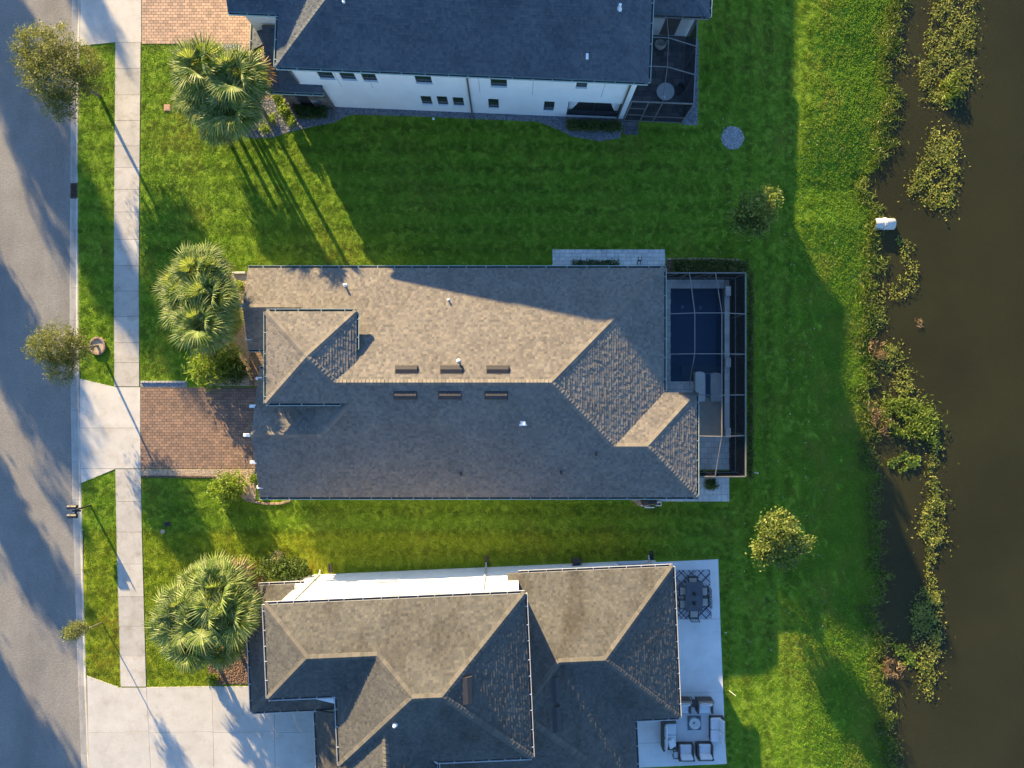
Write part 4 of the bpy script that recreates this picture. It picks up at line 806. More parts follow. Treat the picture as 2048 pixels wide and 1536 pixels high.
beams += [((xb - .15, yN, ze), (xb, yA, zc), .04), ((xb, yA, zc), (xb, yB, zc), .04), ((xb, yB, zc), (xb - .25, yC + .5, zc - .25), .04),
          ((xc - .19, yN, ze), (xc, yA, zc), .04), ((xc, yA, zc), (xc, yB, zc), .05), ((xc, yB, zc), (xc, yC, zc), .05), ((xc, yC, zc), (xc, yD, zc), .05), ((xc, yD, zc), (xc - .2, yS, ze), .04),
          ((xa, yN, ze), (xd, yN, ze), .07), ((xd, yN, ze), (xd, yS, ze), .09), ((xd, yS, ze), (xa2 - .1, yS, ze), .07), ((xa, yN, ze), (xa, YXN + .2, ze), .05), ((xa2, YXN, ze), (xa2, yS, ze), .05)]
posts = [((xd, y, 0), (xd, y, ze - .045)) for y in rows] + [((x, yN, 0), (x, yN, ze - .045)) for x in (xa, xb - .15, xc - .19)] + [((x, yS, 0), (x, yS, ze - .045)) for x in (xa2, xc - .2)]
posts += [((xd, (a + b) / 2, .95), (xd, b, .95)) for a, b in zip(rows[:-1], rows[1:])][:0]
for x0_, x1_ in ((xa + .1, xa + .75), (xa + 1.1, xb - .2), (xb + .5, xc - .25)): posts.append(((x0_, yN - .01, 1.35), (x1_, yN - .01, ze - .06)))
posts.append(((xd, yN, .85), (xd, yS, .85))); posts.append(((xa, yN, .85), (xd, yN, .85))); posts.append(((xa2, yS, .85), (xd, yS, .85)))
zl = lambda y: ze if y > yC + .3 else ze + .2
for i in range(5):
    a, b = rows[i], rows[i + 1]; e0 = i == 0; e1 = i == 4
    za, zb_ = (ze if e0 else zc), (ze if e1 else zc)
    panels.append([(xc - (.19 if e0 else 0), a, za), (xd, a, ze), (xd, b, ze), (xc - (.2 if e1 else 0), b, zb_)])
    xl = xa if i < 3 else xa2
    if i < 3:
        panels.append([(xa, a, ze), (xb - (.15 if e0 else 0), a, za), (xb, b, zc), (xa, b, ze)])
        panels.append([(xb - (.15 if e0 else 0), a, za), (xc - (.19 if e0 else 0), a, za), (xc, b, zc), (xb, b, zc)])
    else: panels.append([(xa2, a, ze + (.2 if not e0 else 0)), (xc, a, za), (xc - (.2 if e1 else 0), b, zb_), (xa2, b, ze + (0 if e1 else .2))])
    panels.append([(xd, a, 0), (xd, a, ze), (xd, b, ze), (xd, b, 0)])
panels.append([(xa, yN, 0), (xd, yN, 0), (xd, yN, ze), (xa, yN, ze)]); panels.append([(xa2, yS, 0), (xd, yS, 0), (xd, yS, ze), (xa2, yS, ze)])
cage('pool_screen_enclosure', 'long screen enclosure over the blue pool behind the middle house', None, posts, beams, panels, ze, (xd - 2, (yN + yS) / 2, 0))
# top enclosure, turned with the top house
zt, zr_ = 2.85, 3.25
def U3(u, v, z): return (*FU.w(u, v), z)
s0 = FU.uv(*g(1387, 208, zt)); n0 = FU.uv(*g(1395, 40, zt)); uE = (s0[0] + n0[0]) / 2; vS = s0[1]; vN = LS + .2; uW = -.32
v1, v2 = FU.uv(*g(1392, 93, zt))[1], FU.uv(*g(1390, 150, zt))[1]; um = FU.uv(*g(1337, 76, zr_))[0]; m1, m2 = FU.uv(*g(1338, 76, zr_))[1], FU.uv(*g(1335, 134, zr_))[1]
beams = [(U3(uW, vS, zt), U3(uE, vS, zt), .07), (U3(uE, vS, zt), U3(uE, vN, zt), .07), (U3(.1, m1, zr_), U3(um, m1, zr_), .05), (U3(um, m1, zr_), U3(uE, v1, zt), .05), (U3(.1, m2, zr_), U3(um, m2, zr_), .05), (U3(um, m2, zr_), U3(uE, v2, zt), .05),
         (U3(um - .1, vN, zt), U3(um, m1, zr_), .04), (U3(um, m1, zr_), U3(um, m2, zr_), .035), (U3(um, m2, zr_), U3(um - .1, vS, zt), .04)]
posts = [(U3(uE, v, 0), U3(uE, v, zt)) for v in (vS, v1, v2)] + [(U3(uW, vS, 0), U3(uW, vS, zt)), (U3(uW + .95, vS, 0), U3(uW + .95, vS, zt)), (U3(um - .1, vS, 0), U3(um - .1, vS, zt)), (U3(uW, vS, .95), U3(uW + .95, vS, .95)), (U3(uW, vS, 1.9), U3(uW + .95, vS, 1.9)), (U3(uW, vS, .04), U3(uE, vS, .04)), (U3(uE, vS, .04), U3(uE, vN, .04)), (U3(uW + .95, vS, .8), U3(uE, vS, .8))]
panels = [[U3(uW, vS, 0), U3(uE, vS, 0), U3(uE, vS, zt), U3(uW, vS, zt)], [U3(uE, vS, 0), U3(uE, vN, 0), U3(uE, vN, zt), U3(uE, vS, zt)],
          [U3(um - .1, vS, zt), U3(uE, vS, zt), U3(uE, v2, zt), U3(um, m2, zr_)], [U3(um, m2, zr_), U3(uE, v2, zt), U3(uE, v1, zt), U3(um, m1, zr_)], [U3(um, m1, zr_), U3(uE, v1, zt), U3(uE, vN, zt), U3(um - .1, vN, zt)],
          [U3(uW, vS, zt), U3(um - .1, vS, zt), U3(um, m2, zr_), U3(uW, m2, zr_)], [U3(uW, m2, zr_), U3(um, m2, zr_), U3(um, m1, zr_), U3(uW, m1, zr_)], [U3(uW, m1, zr_), U3(um, m1, zr_), U3(um - .1, vN, zt), U3(uW, vN, zt)]]
cage('patio_screen_enclosure', 'dark screen enclosure over the shaded patio of the top house', None, posts, beams, panels, zt, U3(2, 2.5, 0))
tp = [FU.w(uW, vS), FU.w(uE, vS), FU.w(uE, LS + .34), FU.w(uW, LS + .34)]
paved('paver_patio', 'dark paver patio floor inside the top screen enclosure', tp, .42, .3, M['tile_dark'], M['joint'], ang=FU.a, varied=True)
# ---------------------------------------------------------------- furniture
def P_(px, py, z=0.): return G(px, py, z)
PZ = .072
def dining_chair(label, px, py, rz):
    """dark metal chair, faces local +y"""
    t_ = thing('dining_chair', label, 'chair', (*g(px, py, .4), PZ), 'dining chairs on the patio', rz)
    for sx in (-.25, .25):
        for sy, zz in ((-.25, .42), (.25, .62)): part(MB().tube([(sx, sy, 0), (sx, sy * .95, zz)], .018, 6), 'leg', M['black'], t_, local=True)
        part(MB().tube([(sx, .25, .62), (sx, -.1, .64), (sx, -.27, .60)], .022, 6), 'armrest', M['black'], t_, local=True)
    part(MB().cbox((0, 0, .41), (.54, .54, .03)), 'seat_frame', M['black'], t_, local=True)
    part(MB().cbox((0, .02, .455), (.47, .46, .07), 0, .02), 'seat_cushion', M['beige_cushion'], t_, local=True)
    mb = MB(); 
    for sx in (-.25, .25): mb.tube([(sx, -.26, .4), (sx, -.33, .95)], .02, 6)
    for zz, yy in ((.5, -.275), (.95, -.33)): mb.tube([(-.25, yy, zz), (.25, yy, zz)], .018, 6)
    for i in range(4):
        x0_ = -.25 + i * .125; mb.tube([(x0_, -.28, .52), (x0_ + .125, -.325, .93)], .01, 5); mb.tube([(x0_ + .125, -.28, .52), (x0_, -.325, .93)], .01, 5)
    part(mb, 'backrest', M['black'], t_, local=True); return t_
pi = math.pi
m, t, N, K = nodes('patterned_rug'); co = N.new('ShaderNodeTexCoord'); mp = N.new('ShaderNodeMapping'); mp.inputs['Rotation'].default_value = (0, 0, pi / 4); K.new(co.outputs['Object'], mp.inputs[0]); sx_ = N.new('ShaderNodeSeparateXYZ'); K.new(mp.outputs[0], sx_.inputs[0])
def band(out, per, lo):
    a = N.new('ShaderNodeMath'); a.operation = 'PINGPONG'; a.inputs[1].default_value = per; K.new(out, a.inputs[0]); b = N.new('ShaderNodeMath'); b.operation = 'LESS_THAN'; b.inputs[1].default_value = lo; K.new(a.outputs[0], b.inputs[0]); return b.outputs[0]
def mx_(a, b): n_ = N.new('ShaderNodeMath'); n_.operation = 'MAXIMUM'; K.new(a, n_.inputs[0]); K.new(b, n_.inputs[1]); return n_.outputs[0]
ln = mx_(mx_(band(sx_.outputs[0], .21, .028), band(sx_.outputs[1], .21, .028)), mx_(band(sx_.outputs[0], .34, .02), band(sx_.outputs[1], .34, .02)))
pr = N.new('ShaderNodeBsdfPrincipled'); pr.inputs['Roughness'].default_value = .95; K.new(mix(t, 'MIX', ln, (.36, .37, .39), (.035, .045, .085)), pr.inputs['Base Color']); o = N.new('ShaderNodeOutputMaterial'); K.new(pr.outputs[0], o.inputs[0]); M['rug'] = m
rg = MB().prism([g(1344, 1140), g(1419.5, 1138.5), g(1421, 1210), g(1423, 1236), g(1344, 1237)][:4] + [g(1400, 1237), g(1344, 1237)], .078, .09)
tag(part(rg, 'outdoor_rug', M['rug']), 'grey and navy lattice rug under the dining table on the patio', 'rug')
dt = thing('dining_table', 'rectangular dark slate dining table on the lattice rug', 'table', (*g(1388, 1194, .4), PZ))
a0, b0 = g(1371, 1165, .82), g(1405.5, 1222.5, .82)
part(MB().box(a0[0], b0[0], b0[1], a0[1], .775, .815), 'table_top', M['slate'], dt)
part(MB().box(a0[0] + .02, b0[0] - .02, b0[1] + .02, a0[1] - .02, .72, .775), 'apron', M['black'], dt)
for x_ in (a0[0] + .07, b0[0] - .07):
    for y_ in (a0[1] - .07, b0[1] + .07): part(MB().cbox((x_, y_, .40), (.06, .06, .645)), 'leg', M['black'], dt)
for lb, px, py, rz in (('chair at the north end of the slate dining table', 1384, 1161, pi), ('chair at the south end of the slate dining table', 1386, 1226, 0), ('northern of two chairs on the house side of the dining table', 1366, 1180, -pi / 2), ('southern of two chairs on the house side of the dining table', 1366, 1206, -pi / 2), ('northern of two chairs on the lawn side of the dining table', 1406, 1181, pi / 2), ('southern of two chairs on the lawn side of the dining table', 1407, 1202, pi / 2)):
    dining_chair('dark metal ' + lb, px, py, rz)
for lb, py in (('northern', 1187), ('southern', 1206)):
    t_ = thing('lantern', lb + ' of two small black lanterns standing on the dining table', 'lantern', (*g(1388, py, .8), .816)); c = g(1388, py, .8)
    part(MB().cbox((c[0], c[1], .83), (.16, .22, .03)), 'base', M['black'], t_)
    part(MB().lathe((c[0], c[1], .845), [(.06, 0), (.07, .1), (.05, .2), (.02, .24)], 8), 'body', M['dark'], t_)
def armchair(label, px, py, rz, backm=None, w=.74, name='armchair', seats=1, tall=.72, pillow=False, arms=True, group='wicker lounge chairs'):
    """deep wicker lounge seat, faces local +y"""
    W_ = w; t_ = thing(name, label, 'sofa' if seats > 1 else 'armchair', (*g(px, py, .3), PZ), group, rz); D = .76
    part(MB().cbox((0, 0, .17), (W_, D, .26), 0, .02), 'base', M['wicker'], t_, local=True)
    if arms:
        for sx in (-1, 1): part(MB().cbox((sx * (W_ / 2 + .05), -.02, .29), (.11, D, .54), 0, .02), 'armrest', M['wicker'], t_, local=True)
    part(MB().cbox((0, -D / 2 - .02, tall / 2 + .03), (W_ + (.21 if arms else 0), .12, tall), 0, .025), 'back_frame', M['wicker'], t_, local=True)
    if backm: part(MB().cbox((0, -D / 2 - .02, tall + .04), (W_ + .18, .16, .03), 0, .01), 'sunlit_back_top', backm, t_, local=True)  # cap in the painted sunlit tone
    n = seats; sw = W_ / n
    for i in range(n):
        cx = -W_ / 2 + sw * (i + .5)
        part(MB().cbox((cx, .05, .37), (sw - .02, D - .14, .16), 0, .045), 'seat_cushion', M['cushion'], t_, local=True)
        b_ = MB().cbox((0, 0, 0), (sw - .03, .16, .44), 0, .05); o_ = part(b_, 'back_cushion', M['cushion'], t_, local=True); o_.location = (cx, -D / 2 + .13, .62); o_.rotation_euler = (.28, 0, 0)
    if pillow:
        o_ = part(MB().cbox((0, 0, 0), (.5, .14, .5), 0, .05), 'throw_pillow', M['cushion'], t_, local=True); o_.location = (W_ / 2 - .3, .1, .56); o_.rotation_euler = (1.1, 0, .3)
    for sx in (-1, 1):
        for sy in (-1, 1): part(MB().cbox((sx * (W_ / 2 - .05), sy * (D / 2 - .05), .02), (.05, .05, .04)), 'foot', M['black'], t_, local=True)
    return t_
armchair('wicker lounge chair half hidden by the eave, north side of the fire table', 1364, 1411, pi, M['wicker_sunlit'])
armchair('wicker lounge chair with painted sunlit back north of the round fire table', 1408, 1411, pi, M['wicker_sunlit'])
armchair('wicker lounge chair south of the fire table, nearer the house', 1370, 1499, 0)
armchair('wicker lounge chair south of the fire table, nearer the lawn', 1408, 1498, 0)
armchair('wicker sofa with pale cushions against the house end of the patio', 1338, 1467, -pi / 2, w=1.45, name='sofa', seats=2, pillow=True)
armchair('armless wicker loveseat with two square cushions at the patio lawn edge', 1432, 1457, pi / 2, w=1.42, name='loveseat', seats=2, arms=False, tall=.34)
t_ = thing('fire_table', 'round pale stone fire table in the middle of the lounge chairs', 'table', (*g(1388, 1446, .3), PZ)); c = g(1389, 1446, .4)
part(MB().lathe((c[0], c[1], .09), [(.24, 0), (.27, .3), (.33, .36), (.33, .42), (.16, .42), (.15, .40)], 28), 'drum', M['stone_table'], t_)
part(MB().lathe((c[0] - .05, c[1] + .05, .5), [(.05, 0), (.05, .02)], 10), 'burner', M['black'], t_)
tag(part(MB().prism([g(1374, 1430.5), g(1401, 1430), g(1401.5, 1458.5), g(1374.5, 1459)], .074, .086), 'small_rug', mat('slate_blue_mat', [(.13, .15, .18), (.17, .19, .22)], .95, 9)), 'square slate blue mat under the round fire table', 'mat')
def side_table(label, px, py, s, gl):
    t_ = thing('side_table', label, 'table', (*g(px, py, .3), PZ), 'patio side tables'); a = s / 2
    part(MB().cbox((0, 0, .45), (s, s * 1.25, .03), 0, .008), 'table_top', gl, t_, local=True)
    for sx in (-1, 1):
        for sy in (-1, 1): part(MB().cbox((sx * (a - .03), sy * (a * 1.25 - .03), .217), (.035, .035, .434)), 'leg', M['black'], t_, local=True)
    mb = MB()
    for sx in (-1, 1): mb.cbox((sx * (a - .012), 0, .475), (.03, s * 1.27, .025)); mb.cbox((0, sx * (a * 1.25 - .012), .477), (s + .02, .03, .025))
    part(mb, 'rim', M['black'], t_, local=True)
side_table('small dark wicker side table between the two north lounge chairs', 1388, 1403, .36, M['wicker'])
side_table('small glass topped side table beside the sofa end', 1351, 1506, .36, M['stone_table'])
# top patio furniture
t_ = thing('round_table', 'round grey table inside the top screen enclosure', 'table', P_(1327, 186)); c = g(1331, 183, .75)
part(MB().lathe((c[0], c[1], .73), [(.50, 0), (.52, .015), (.52, .035), (.5, .04)], 32), 'table_top', M['stone_table'], t_); part(MB().lathe((c[0], c[1], .02), [(.3, 0), (.28, .04), (.05, .08), (.05, .69), (.1, .71)], 14), 'pedestal', M['black'], t_)
part(MB().lathe((c[0] - .12, c[1] - .34, .77), [(.07, 0), (.1, .02), (.1, .04)], 14), 'dish', M['white'], t_)
def patio_chair(label, px, py, rz, m):
    t_ = thing('patio_chair', label, 'chair', (*g(px, py, .4), .04), None, rz)
    for sx in (-.24, .24):
        for sy in (-.24, .24): part(MB().tube([(sx, sy, 0), (sx * .92, sy * .92, .42)], .018, 6), 'leg', M['black'], t_, local=True)
    mb = MB(); mb.lathe((0, 0, .42), [(.24, 0), (.29, .04), (.27, .1), (.12, .09)], 14); part(mb, 'seat', m, t_, local=True)
    mb = MB()
    for i in range(9):
        a = pi * (1.0 + i / 8.0); mb.cbox((.3 * math.cos(a), .3 * math.sin(a), .65), (.14, .05, .42), a + pi / 2, .015)
    part(mb, 'backrest', m, t_, local=True)
patio_chair('pale cushioned chair by the back wall in the top enclosure', 1320, 90, 0, M['beige_cushion']); patio_chair('black chair on the lawn side of the round table', 1357, 182, pi / 2, M['black'])
# ---------------------------------------------------------------- street and yard objects
mbx = thing('mailbox', 'black double mailbox on one post by the kerb', 'mailbox', P_(181, 1011)); c = g(181, 1011)
part(MB().cbox((c[0], c[1], .6), (.09, .09, 1.2)), 'post', M['black'], mbx); part(MB().lathe((c[0], c[1], 1.2), [(.07, 0), (.07, .05), (.03, .1), (.045, .16), (.005, .26)], 8), 'finial', M['black'], mbx)
part(MB().cbox((c[0] - .22, c[1] - .14, 1.0), (.5, .1, .07)), 'arm', M['black'], mbx); part(MB().cbox((c[0] - .25, c[1] - .16, 1.02), (.12, .75, .05)), 'cross_arm', M['black'], mbx)
for dy in (.10, -.42):
    mb = MB(); n = 8; x0_, x1_ = c[0] - .62, c[0] - .1; y_ = c[1] + dy; vs = []
    pr_ = [(-.125, 0), (.125, 0)] + [(.125 * math.cos(pi * i / n), .13 + .125 * math.sin(pi * i / n)) for i in range(n + 1)]
    for x_ in (x0_, x1_): vs += [(x_, y_ + a, 1.05 + b) for a, b in pr_]
    q_ = len(pr_); mb.add(vs, [tuple(range(q_)), tuple(range(2 * q_ - 1, q_ - 1, -1))] + [(i, q_ + i, q_ + (i + 1) % q_, (i + 1) % q_) for i in range(q_)])
    b_ = part(mb, 'box', M['black'], mbx); part(MB().cbox((x0_ - .012, y_, 1.15), (.02, .2, .2), 0, .005), 'door', M['black'], b_); part(MB().cbox((x0_ + .18, y_ + .1, 1.25), (.03, .015, .12)), 'flag', M['iron'], b_)
dr = thing('storm_drain', 'rusty storm drain grate set into the kerb', 'drain', P_(147, 380)); xa_, xb_ = g(138.5, 0)[0], g(155, 0)[0]; ya_, yb_ = g(0, 395.5)[1], g(0, 365.5)[1]
part(MB().box(xa_, xb_, ya_, yb_, -.5, -.3), 'pit', M['dark'], dr)
mb = MB(); mb.box(xa_, xa_ + .05, ya_, yb_, -.3, -.1); mb.box(xb_ - .05, xb_, ya_, yb_, -.3, .01); mb.box(xa_ + .05, xb_ - .05, ya_, ya_ + .05, -.3, -.1); mb.box(xa_ + .05, xb_ - .05, yb_ - .05, yb_, -.3, -.1); part(mb, 'frame', M['iron'], dr)
for i in range(9): y_ = ya_ + .1 + i * (yb_ - ya_ - .2) / 8; part(MB().box(xa_ + .05, xb_ - .05, y_ - .02, y_ + .02, -.15, -.105), 'bar', M['iron'], dr)
def ubox(name, label, px, py, w, d, m, lid=None):
    t_ = thing(name, label, 'utility box', P_(px, py)); c = g(px, py); part(MB().cbox((c[0], c[1], .02), (w, d, .07), 0, .01), 'rim', m, t_); part(MB().cbox((c[0], c[1], .058), (w * .7, d * .7, .012)), 'lid', lid or m, t_)
ubox('utility_box', 'grey utility box cover in the lawn south of the red drive', 335, 1048, .36, .28, M['ventgrey'], M['dark'])
ubox('valve_cover', 'square terracotta valve cover in the lawn by the upper palms', 335, 216, .38, .38, M['terracotta'])
tag(part(MB().lathe((*g(326, 1063), 0), [(.13, 0), (.13, .05), (.08, .06)], 14), 'irrigation_box', M['gravel_tan']), 'small round tan cap in the lawn beside the grey utility box', 'cap')
tag(part(MB().lathe((*g(867, 238), 0), [(.07, 0), (.07, .07), (.035, .08)], 12), 'cleanout', M['white']), 'small white cleanout cap by the top house gravel strip', 'cap')
def spike(label, px, py, dx, dy, r=.03):
    x_, y_ = g(px, py); tag(part(MB().tube([(x_, y_, 0), (x_ + dx, y_ + dy, .32)], r, 6), 'lawn_marker', M['white']), label, 'marker')
spike('white lawn marker by the south east corner of the pool enclosure', 1508, 945, .12, 0, .035); spike('thin white stake leaning at the patio lawn edge', 1458, 1381, .3, -.17, .009); spike('short white marker on the lawn beside the patio midpoint', 1449, 1265, 0, .08, .025)
pipe = thing('drain_pipe', 'pale concrete outfall pipe running from the bank into the pond', 'pipe', P_(1768, 447, -.8)); c0, c1 = g(1752, 446, -.5), g(1789, 447.5, -.6)
mb = MB(); n = 18; vs = []; ro, ri = .34, .28; zc_ = -.72
for x_, y_ in ((c0[0], c0[1]), (c1[0], c1[1])):
    for r_ in (ro, ri): vs += [(x_, y_ + r_ * math.cos(2 * pi * k / n), zc_ + r_ * math.sin(2 * pi * k / n)) for k in range(n)]
fs = []
for k in range(n): j = (k + 1) % n; fs += [(k, 2 * n + k, 2 * n + j, j), (n + j, 3 * n + j, 3 * n + k, n + k), (2 * n + k, 3 * n + k, 3 * n + j, 2 * n + j)]
mb.add(vs, fs); part(mb, 'barrel', M['pipe'], pipe, smooth=True)
part(MB().lathe((0, 0, 0), [(.38, 0), (.38, .14)], 18), 'bell_ring', M['pipe'], pipe, local=True).rotation_euler = (0, pi / 2, 0); pipe.children[-1].location = (c0[0] + .5 - pipe.location[0], c0[1] - pipe.location[1], zc_ - pipe.location[2])
# hose reel, splash guards, pool equipment
hr = thing('hose_reel_cart', 'black metal hose reel cart against the bottom house wall', 'hose reel', P_(1152, 1121)); c = g(1152, 1120)
mb = MB()
for sx in (-.26, .26): mb.tube([(c[0] + sx, c[1] - .3, .05), (c[0] + sx, c[1] + .28, .05), (c[0] + sx, c[1] + .25, .75), (c[0] + sx * .9, c[1] - .2, .6), (c[0] + sx, c[1] - .3, .05)], .022, 6)
mb.tube([(c[0] - .26, c[1] + .25, .75), (c[0] + .26, c[1] + .25, .75)], .022, 6); mb.tube([(c[0] - .26, c[1] - .2, .6), (c[0] + .26, c[1] - .2, .6)], .022, 6); part(mb, 'frame', M['ventgrey'], hr)
part(MB().tube([(c[0] - .2, c[1], .4), (c[0] + .2, c[1], .4)], .2, 14), 'hose_drum', M['black'], hr)
for px, py, lb in ((661, 1143, 'western'), (974, 1127, 'middle'), (1303, 1118, 'eastern')):
    x_, y_ = g(px, py); t_ = thing('splash_guard', lb + ' black downspout splash guard at the bottom house wall', 'splash guard', (x_, y_, 0), 'downspout splash guards')
    for sx in (-.09, .09): part(MB().cbox((sx, .22, .05), (.025, .55, .1)), 'side_rail', M['black'], t_, local=True)
    part(MB().cbox((0, .22, .012), (.16, .55, .02)), 'tray', M['black'], t_, local=True)
pe_ = thing('pool_equipment', 'pool pump with white and black pipes on a gravel patch', 'pool equipment', P_(1300, 1002)); x_, y_ = g(1300, 1000)
part(MB().tube([(x_ - .1, y_ - .1, .2), (x_ + .35, y_ - .1, .2)], .13, 12), 'pump', M['black'], pe_); part(MB().lathe((x_ - .35, y_ - .05, .03), [(.2, 0), (.2, .5), (.12, .62), (.05, .66)], 14), 'filter', M['ventgrey'], pe_)
for a in ([(-.35, -.1, .3), (-.35, -.4, .3), (.2, -.4, .25)], [(.35, -.1, .25), (.62, -.1, .25), (.62, -.28, .25), (.3, -.3, .2)], [(-.6, -.3, .2), (-.2, -.3, .2), (-.2, -.15, .4)]): part(MB().tube([(x_ + i, y_ + j, k) for i, j, k in a], .035, 6), 'pipe', M['white'], pe_)
for i, j in ((-.45, -.25), (.05, -.3), (.5, -.2)): part(MB().tube([(x_ + i, y_ + j, .2), (x_ + i, y_ + j, .4)], .05, 8), 'valve', M['black'], pe_)
t_ = thing('step_ladder', 'small black step stand on the pale side path', 'stand', P_(1277, 520)); x_, y_ = g(1277, 521)
for sx in (-.09, .09): part(MB().beam((x_ + sx, y_ - .25, .06), (x_ + sx, y_ + .1, .55), .035, .04), 'rail', M['black'], t_)
part(MB().cbox((x_, y_ - .06, .32), (.18, .1, .03)), 'step', M['black'], t_)
# brick ring round the middle street tree
rc = g(196.5, 692); ring = thing('tree_ring', 'low brick ring filled with gravel around the middle street tree', 'planter', (rc[0], rc[1], 0))
for i in range(18):
    a = 2 * pi * i / 18; part(MB().cbox((.43 * math.cos(a), .48 * math.sin(a), .07), (.12, .155, .16), math.atan2(.48 * math.sin(a), .43 * math.cos(a)), .012), 'brick', M['edging'], ring, local=True)
part(MB().lathe((0, 0, 0), [(.40, 0), (.40, .07)], 20), 'gravel_fill', M['gravel_tan'], ring, local=True); EXCL.append([(rc[0] + .5 * math.cos(a), rc[1] + .56 * math.sin(a)) for a in np.linspace(0, 6.28, 16)])
# edging rows
def edging(name, label, path, z=.1, m=None, step=.24):
    t_ = thing(name, label, 'edging', (*g(*path[0]), 0)); w = [Vector(g(*q)) for q in path]
    for a, b in zip(w[:-1], w[1:]):
        d = b - a; n = max(1, int(d.length / step)); ang = math.atan2(d.y, d.x)
        for i in range(n):
            q = a + d * ((i + .5) / n); part(MB().cbox((q.x, q.y, z / 2), (d.length / n - .012, .12, z), ang + R.uniform(-.04, .04), .012), 'brick', m or M['edging'], t_)
edging('brick_edging', 'brick edging along the hedge north of the pool enclosure', [(1333, 519), (1420, 518), (1478, 521), (1484, 527)])
edging('brick_edging', 'curved brick edging at the south west corner of the middle house', [(493, 1000), (530, 1007), (560, 1007), (582, 1001)])
edging('stone_edging', 'short pale stone edging at the north west corner of the middle house', [(466, 546), (492, 546)], .14, M['tile'], .4)
edging('brick_edging', 'dark brick edging along the south of the tan gravel strip', [(283, 953), (360, 953), (430, 954)], .06, M['iron'])
edging('paver_edging', 'grey paver edging north of the red driveway', [(283, 764), (372, 764)], .1, M['gravel_blue'])
# ---------------------------------------------------------------- planting beds
def bed(name, label, poly, base, stone, n, size, flat=.6, z=.02):
    poly = [g(*q) for q in poly]; EXCL.append(poly); o_ = part(MB().prism(poly, -.08, z), name, base); o_['kind'] = 'structure'; o_['label'] = label
    xs_ = [q[0] for q in poly]; ys_ = [q[1] for q in poly]; Q = NR.uniform([min(xs_), min(ys_)], [max(xs_), max(ys_)], (n * 3, 2)); Q = Q[inpoly(Q, poly)][:n]; mb = MB()
    for x, y in Q:
        s = size * R.uniform(.5, 1.4); a = R.random() * 6.28; rr = [R.uniform(.7, 1.2) * s for _ in range(5)]
        vs = [(x + rr[k] * math.cos(a + 1.2566 * k), y + rr[k] * math.sin(a + 1.2566 * k), z - .005) for k in range(5)] + [(x + R.uniform(-.3, .3) * s, y + R.uniform(-.3, .3) * s, z + s * flat * R.uniform(.6, 1.3))]
        mb.add(vs, [(k, (k + 1) % 5, 5) for k in range(5)])
    part(mb, 'stones', stone, o_, kind='stuff'); return o_
bed('gravel_bed', 'tan gravel bed between the palms and the middle house front', [(425, 560), (468, 547), (500, 547), (500, 772), (420, 772), (400, 735), (430, 640)], M['gravel_tan'], M['gravel_tan'], 5000, .035)
bed('gravel_strip', 'tan gravel strip along the south edge of the red driveway', [(283, 938.5), (510, 938.5), (512, 1000), (490, 1000), (430, 954), (283, 953)], M['gravel_tan'], M['gravel_tan'], 4500, .03)
bed('gravel_strip', 'grey gravel strip along the north edge of the red driveway', [(282, 763), (374, 763), (374, 774.5), (282, 774.5)], M['gravel_blue'], M['gravel_blue'], 1200, .03)
bed('gravel_bed', 'dark slate gravel bed curving along the white wall of the top house', [(440, 240), (470, 262), (505, 277), (545, 275), (585, 262), (640, 250), (668, 245), (700, 229), (800, 231), (960, 238), (1075, 243), (1115, 258), (1145, 273), (1200, 282), (1240, 276), (1246, 245), (1246, 232), (900, 219), (660, 208), (600, 195), (540, 180), (500, 190)], M['gravel_grey'], M['gravel_grey'], 9000, .045)
bed('gravel_patch', 'grey gravel patch beside the tan driveway at the upper palms', [(426, 89.5), (482, 89.5), (482, 104), (440, 110), (426, 104)], M['gravel_blue'], M['gravel_blue'], 900, .04)
bed('gravel_disc', 'round bed of pale blue grey stones in the back lawn', [(1465 + 22 * math.cos(a), 276 + 23 * math.sin(a)) for a in np.linspace(0, 6.1, 26)], M['gravel_blue'], M['gravel_blue'], 900, .045)
bed('mulch_bed', 'brown mulch bed under the lower palms', [(470, 1170), (520, 1140), (545, 1165), (500, 1250), (500, 1368), (425, 1368), (415, 1335), (455, 1280)], M['mulch'], M['mulch'], 5000, .06, .5)
bed('gravel_patch', 'half round gravel patch under the pool equipment', [(1258, 995), (1325, 995), (1318, 1006), (1296, 1013), (1275, 1010)], M['gravel_tan'], M['gravel_tan'], 900, .035)
bed('mulch_strip', 'soil strip under the hedge north of the pool enclosure', [(1334, 520), (1480, 522), (1492, 546), (1334, 546)], M['mulch'], M['mulch'], 900, .04)
bp = [FU.w(uE + .05, vS - .1), FU.w(uE + .95, vS - .1), FU.w(uE + .8, vN), FU.w(uE + .05, vN)]
bed('gravel_bed', 'dark slate gravel strip outside the lawn side of the top enclosure', [(1024 + x * F / H, 768 - y * F / H) for x, y in bp], M['gravel_grey'], M['gravel_grey'], 1500, .045)
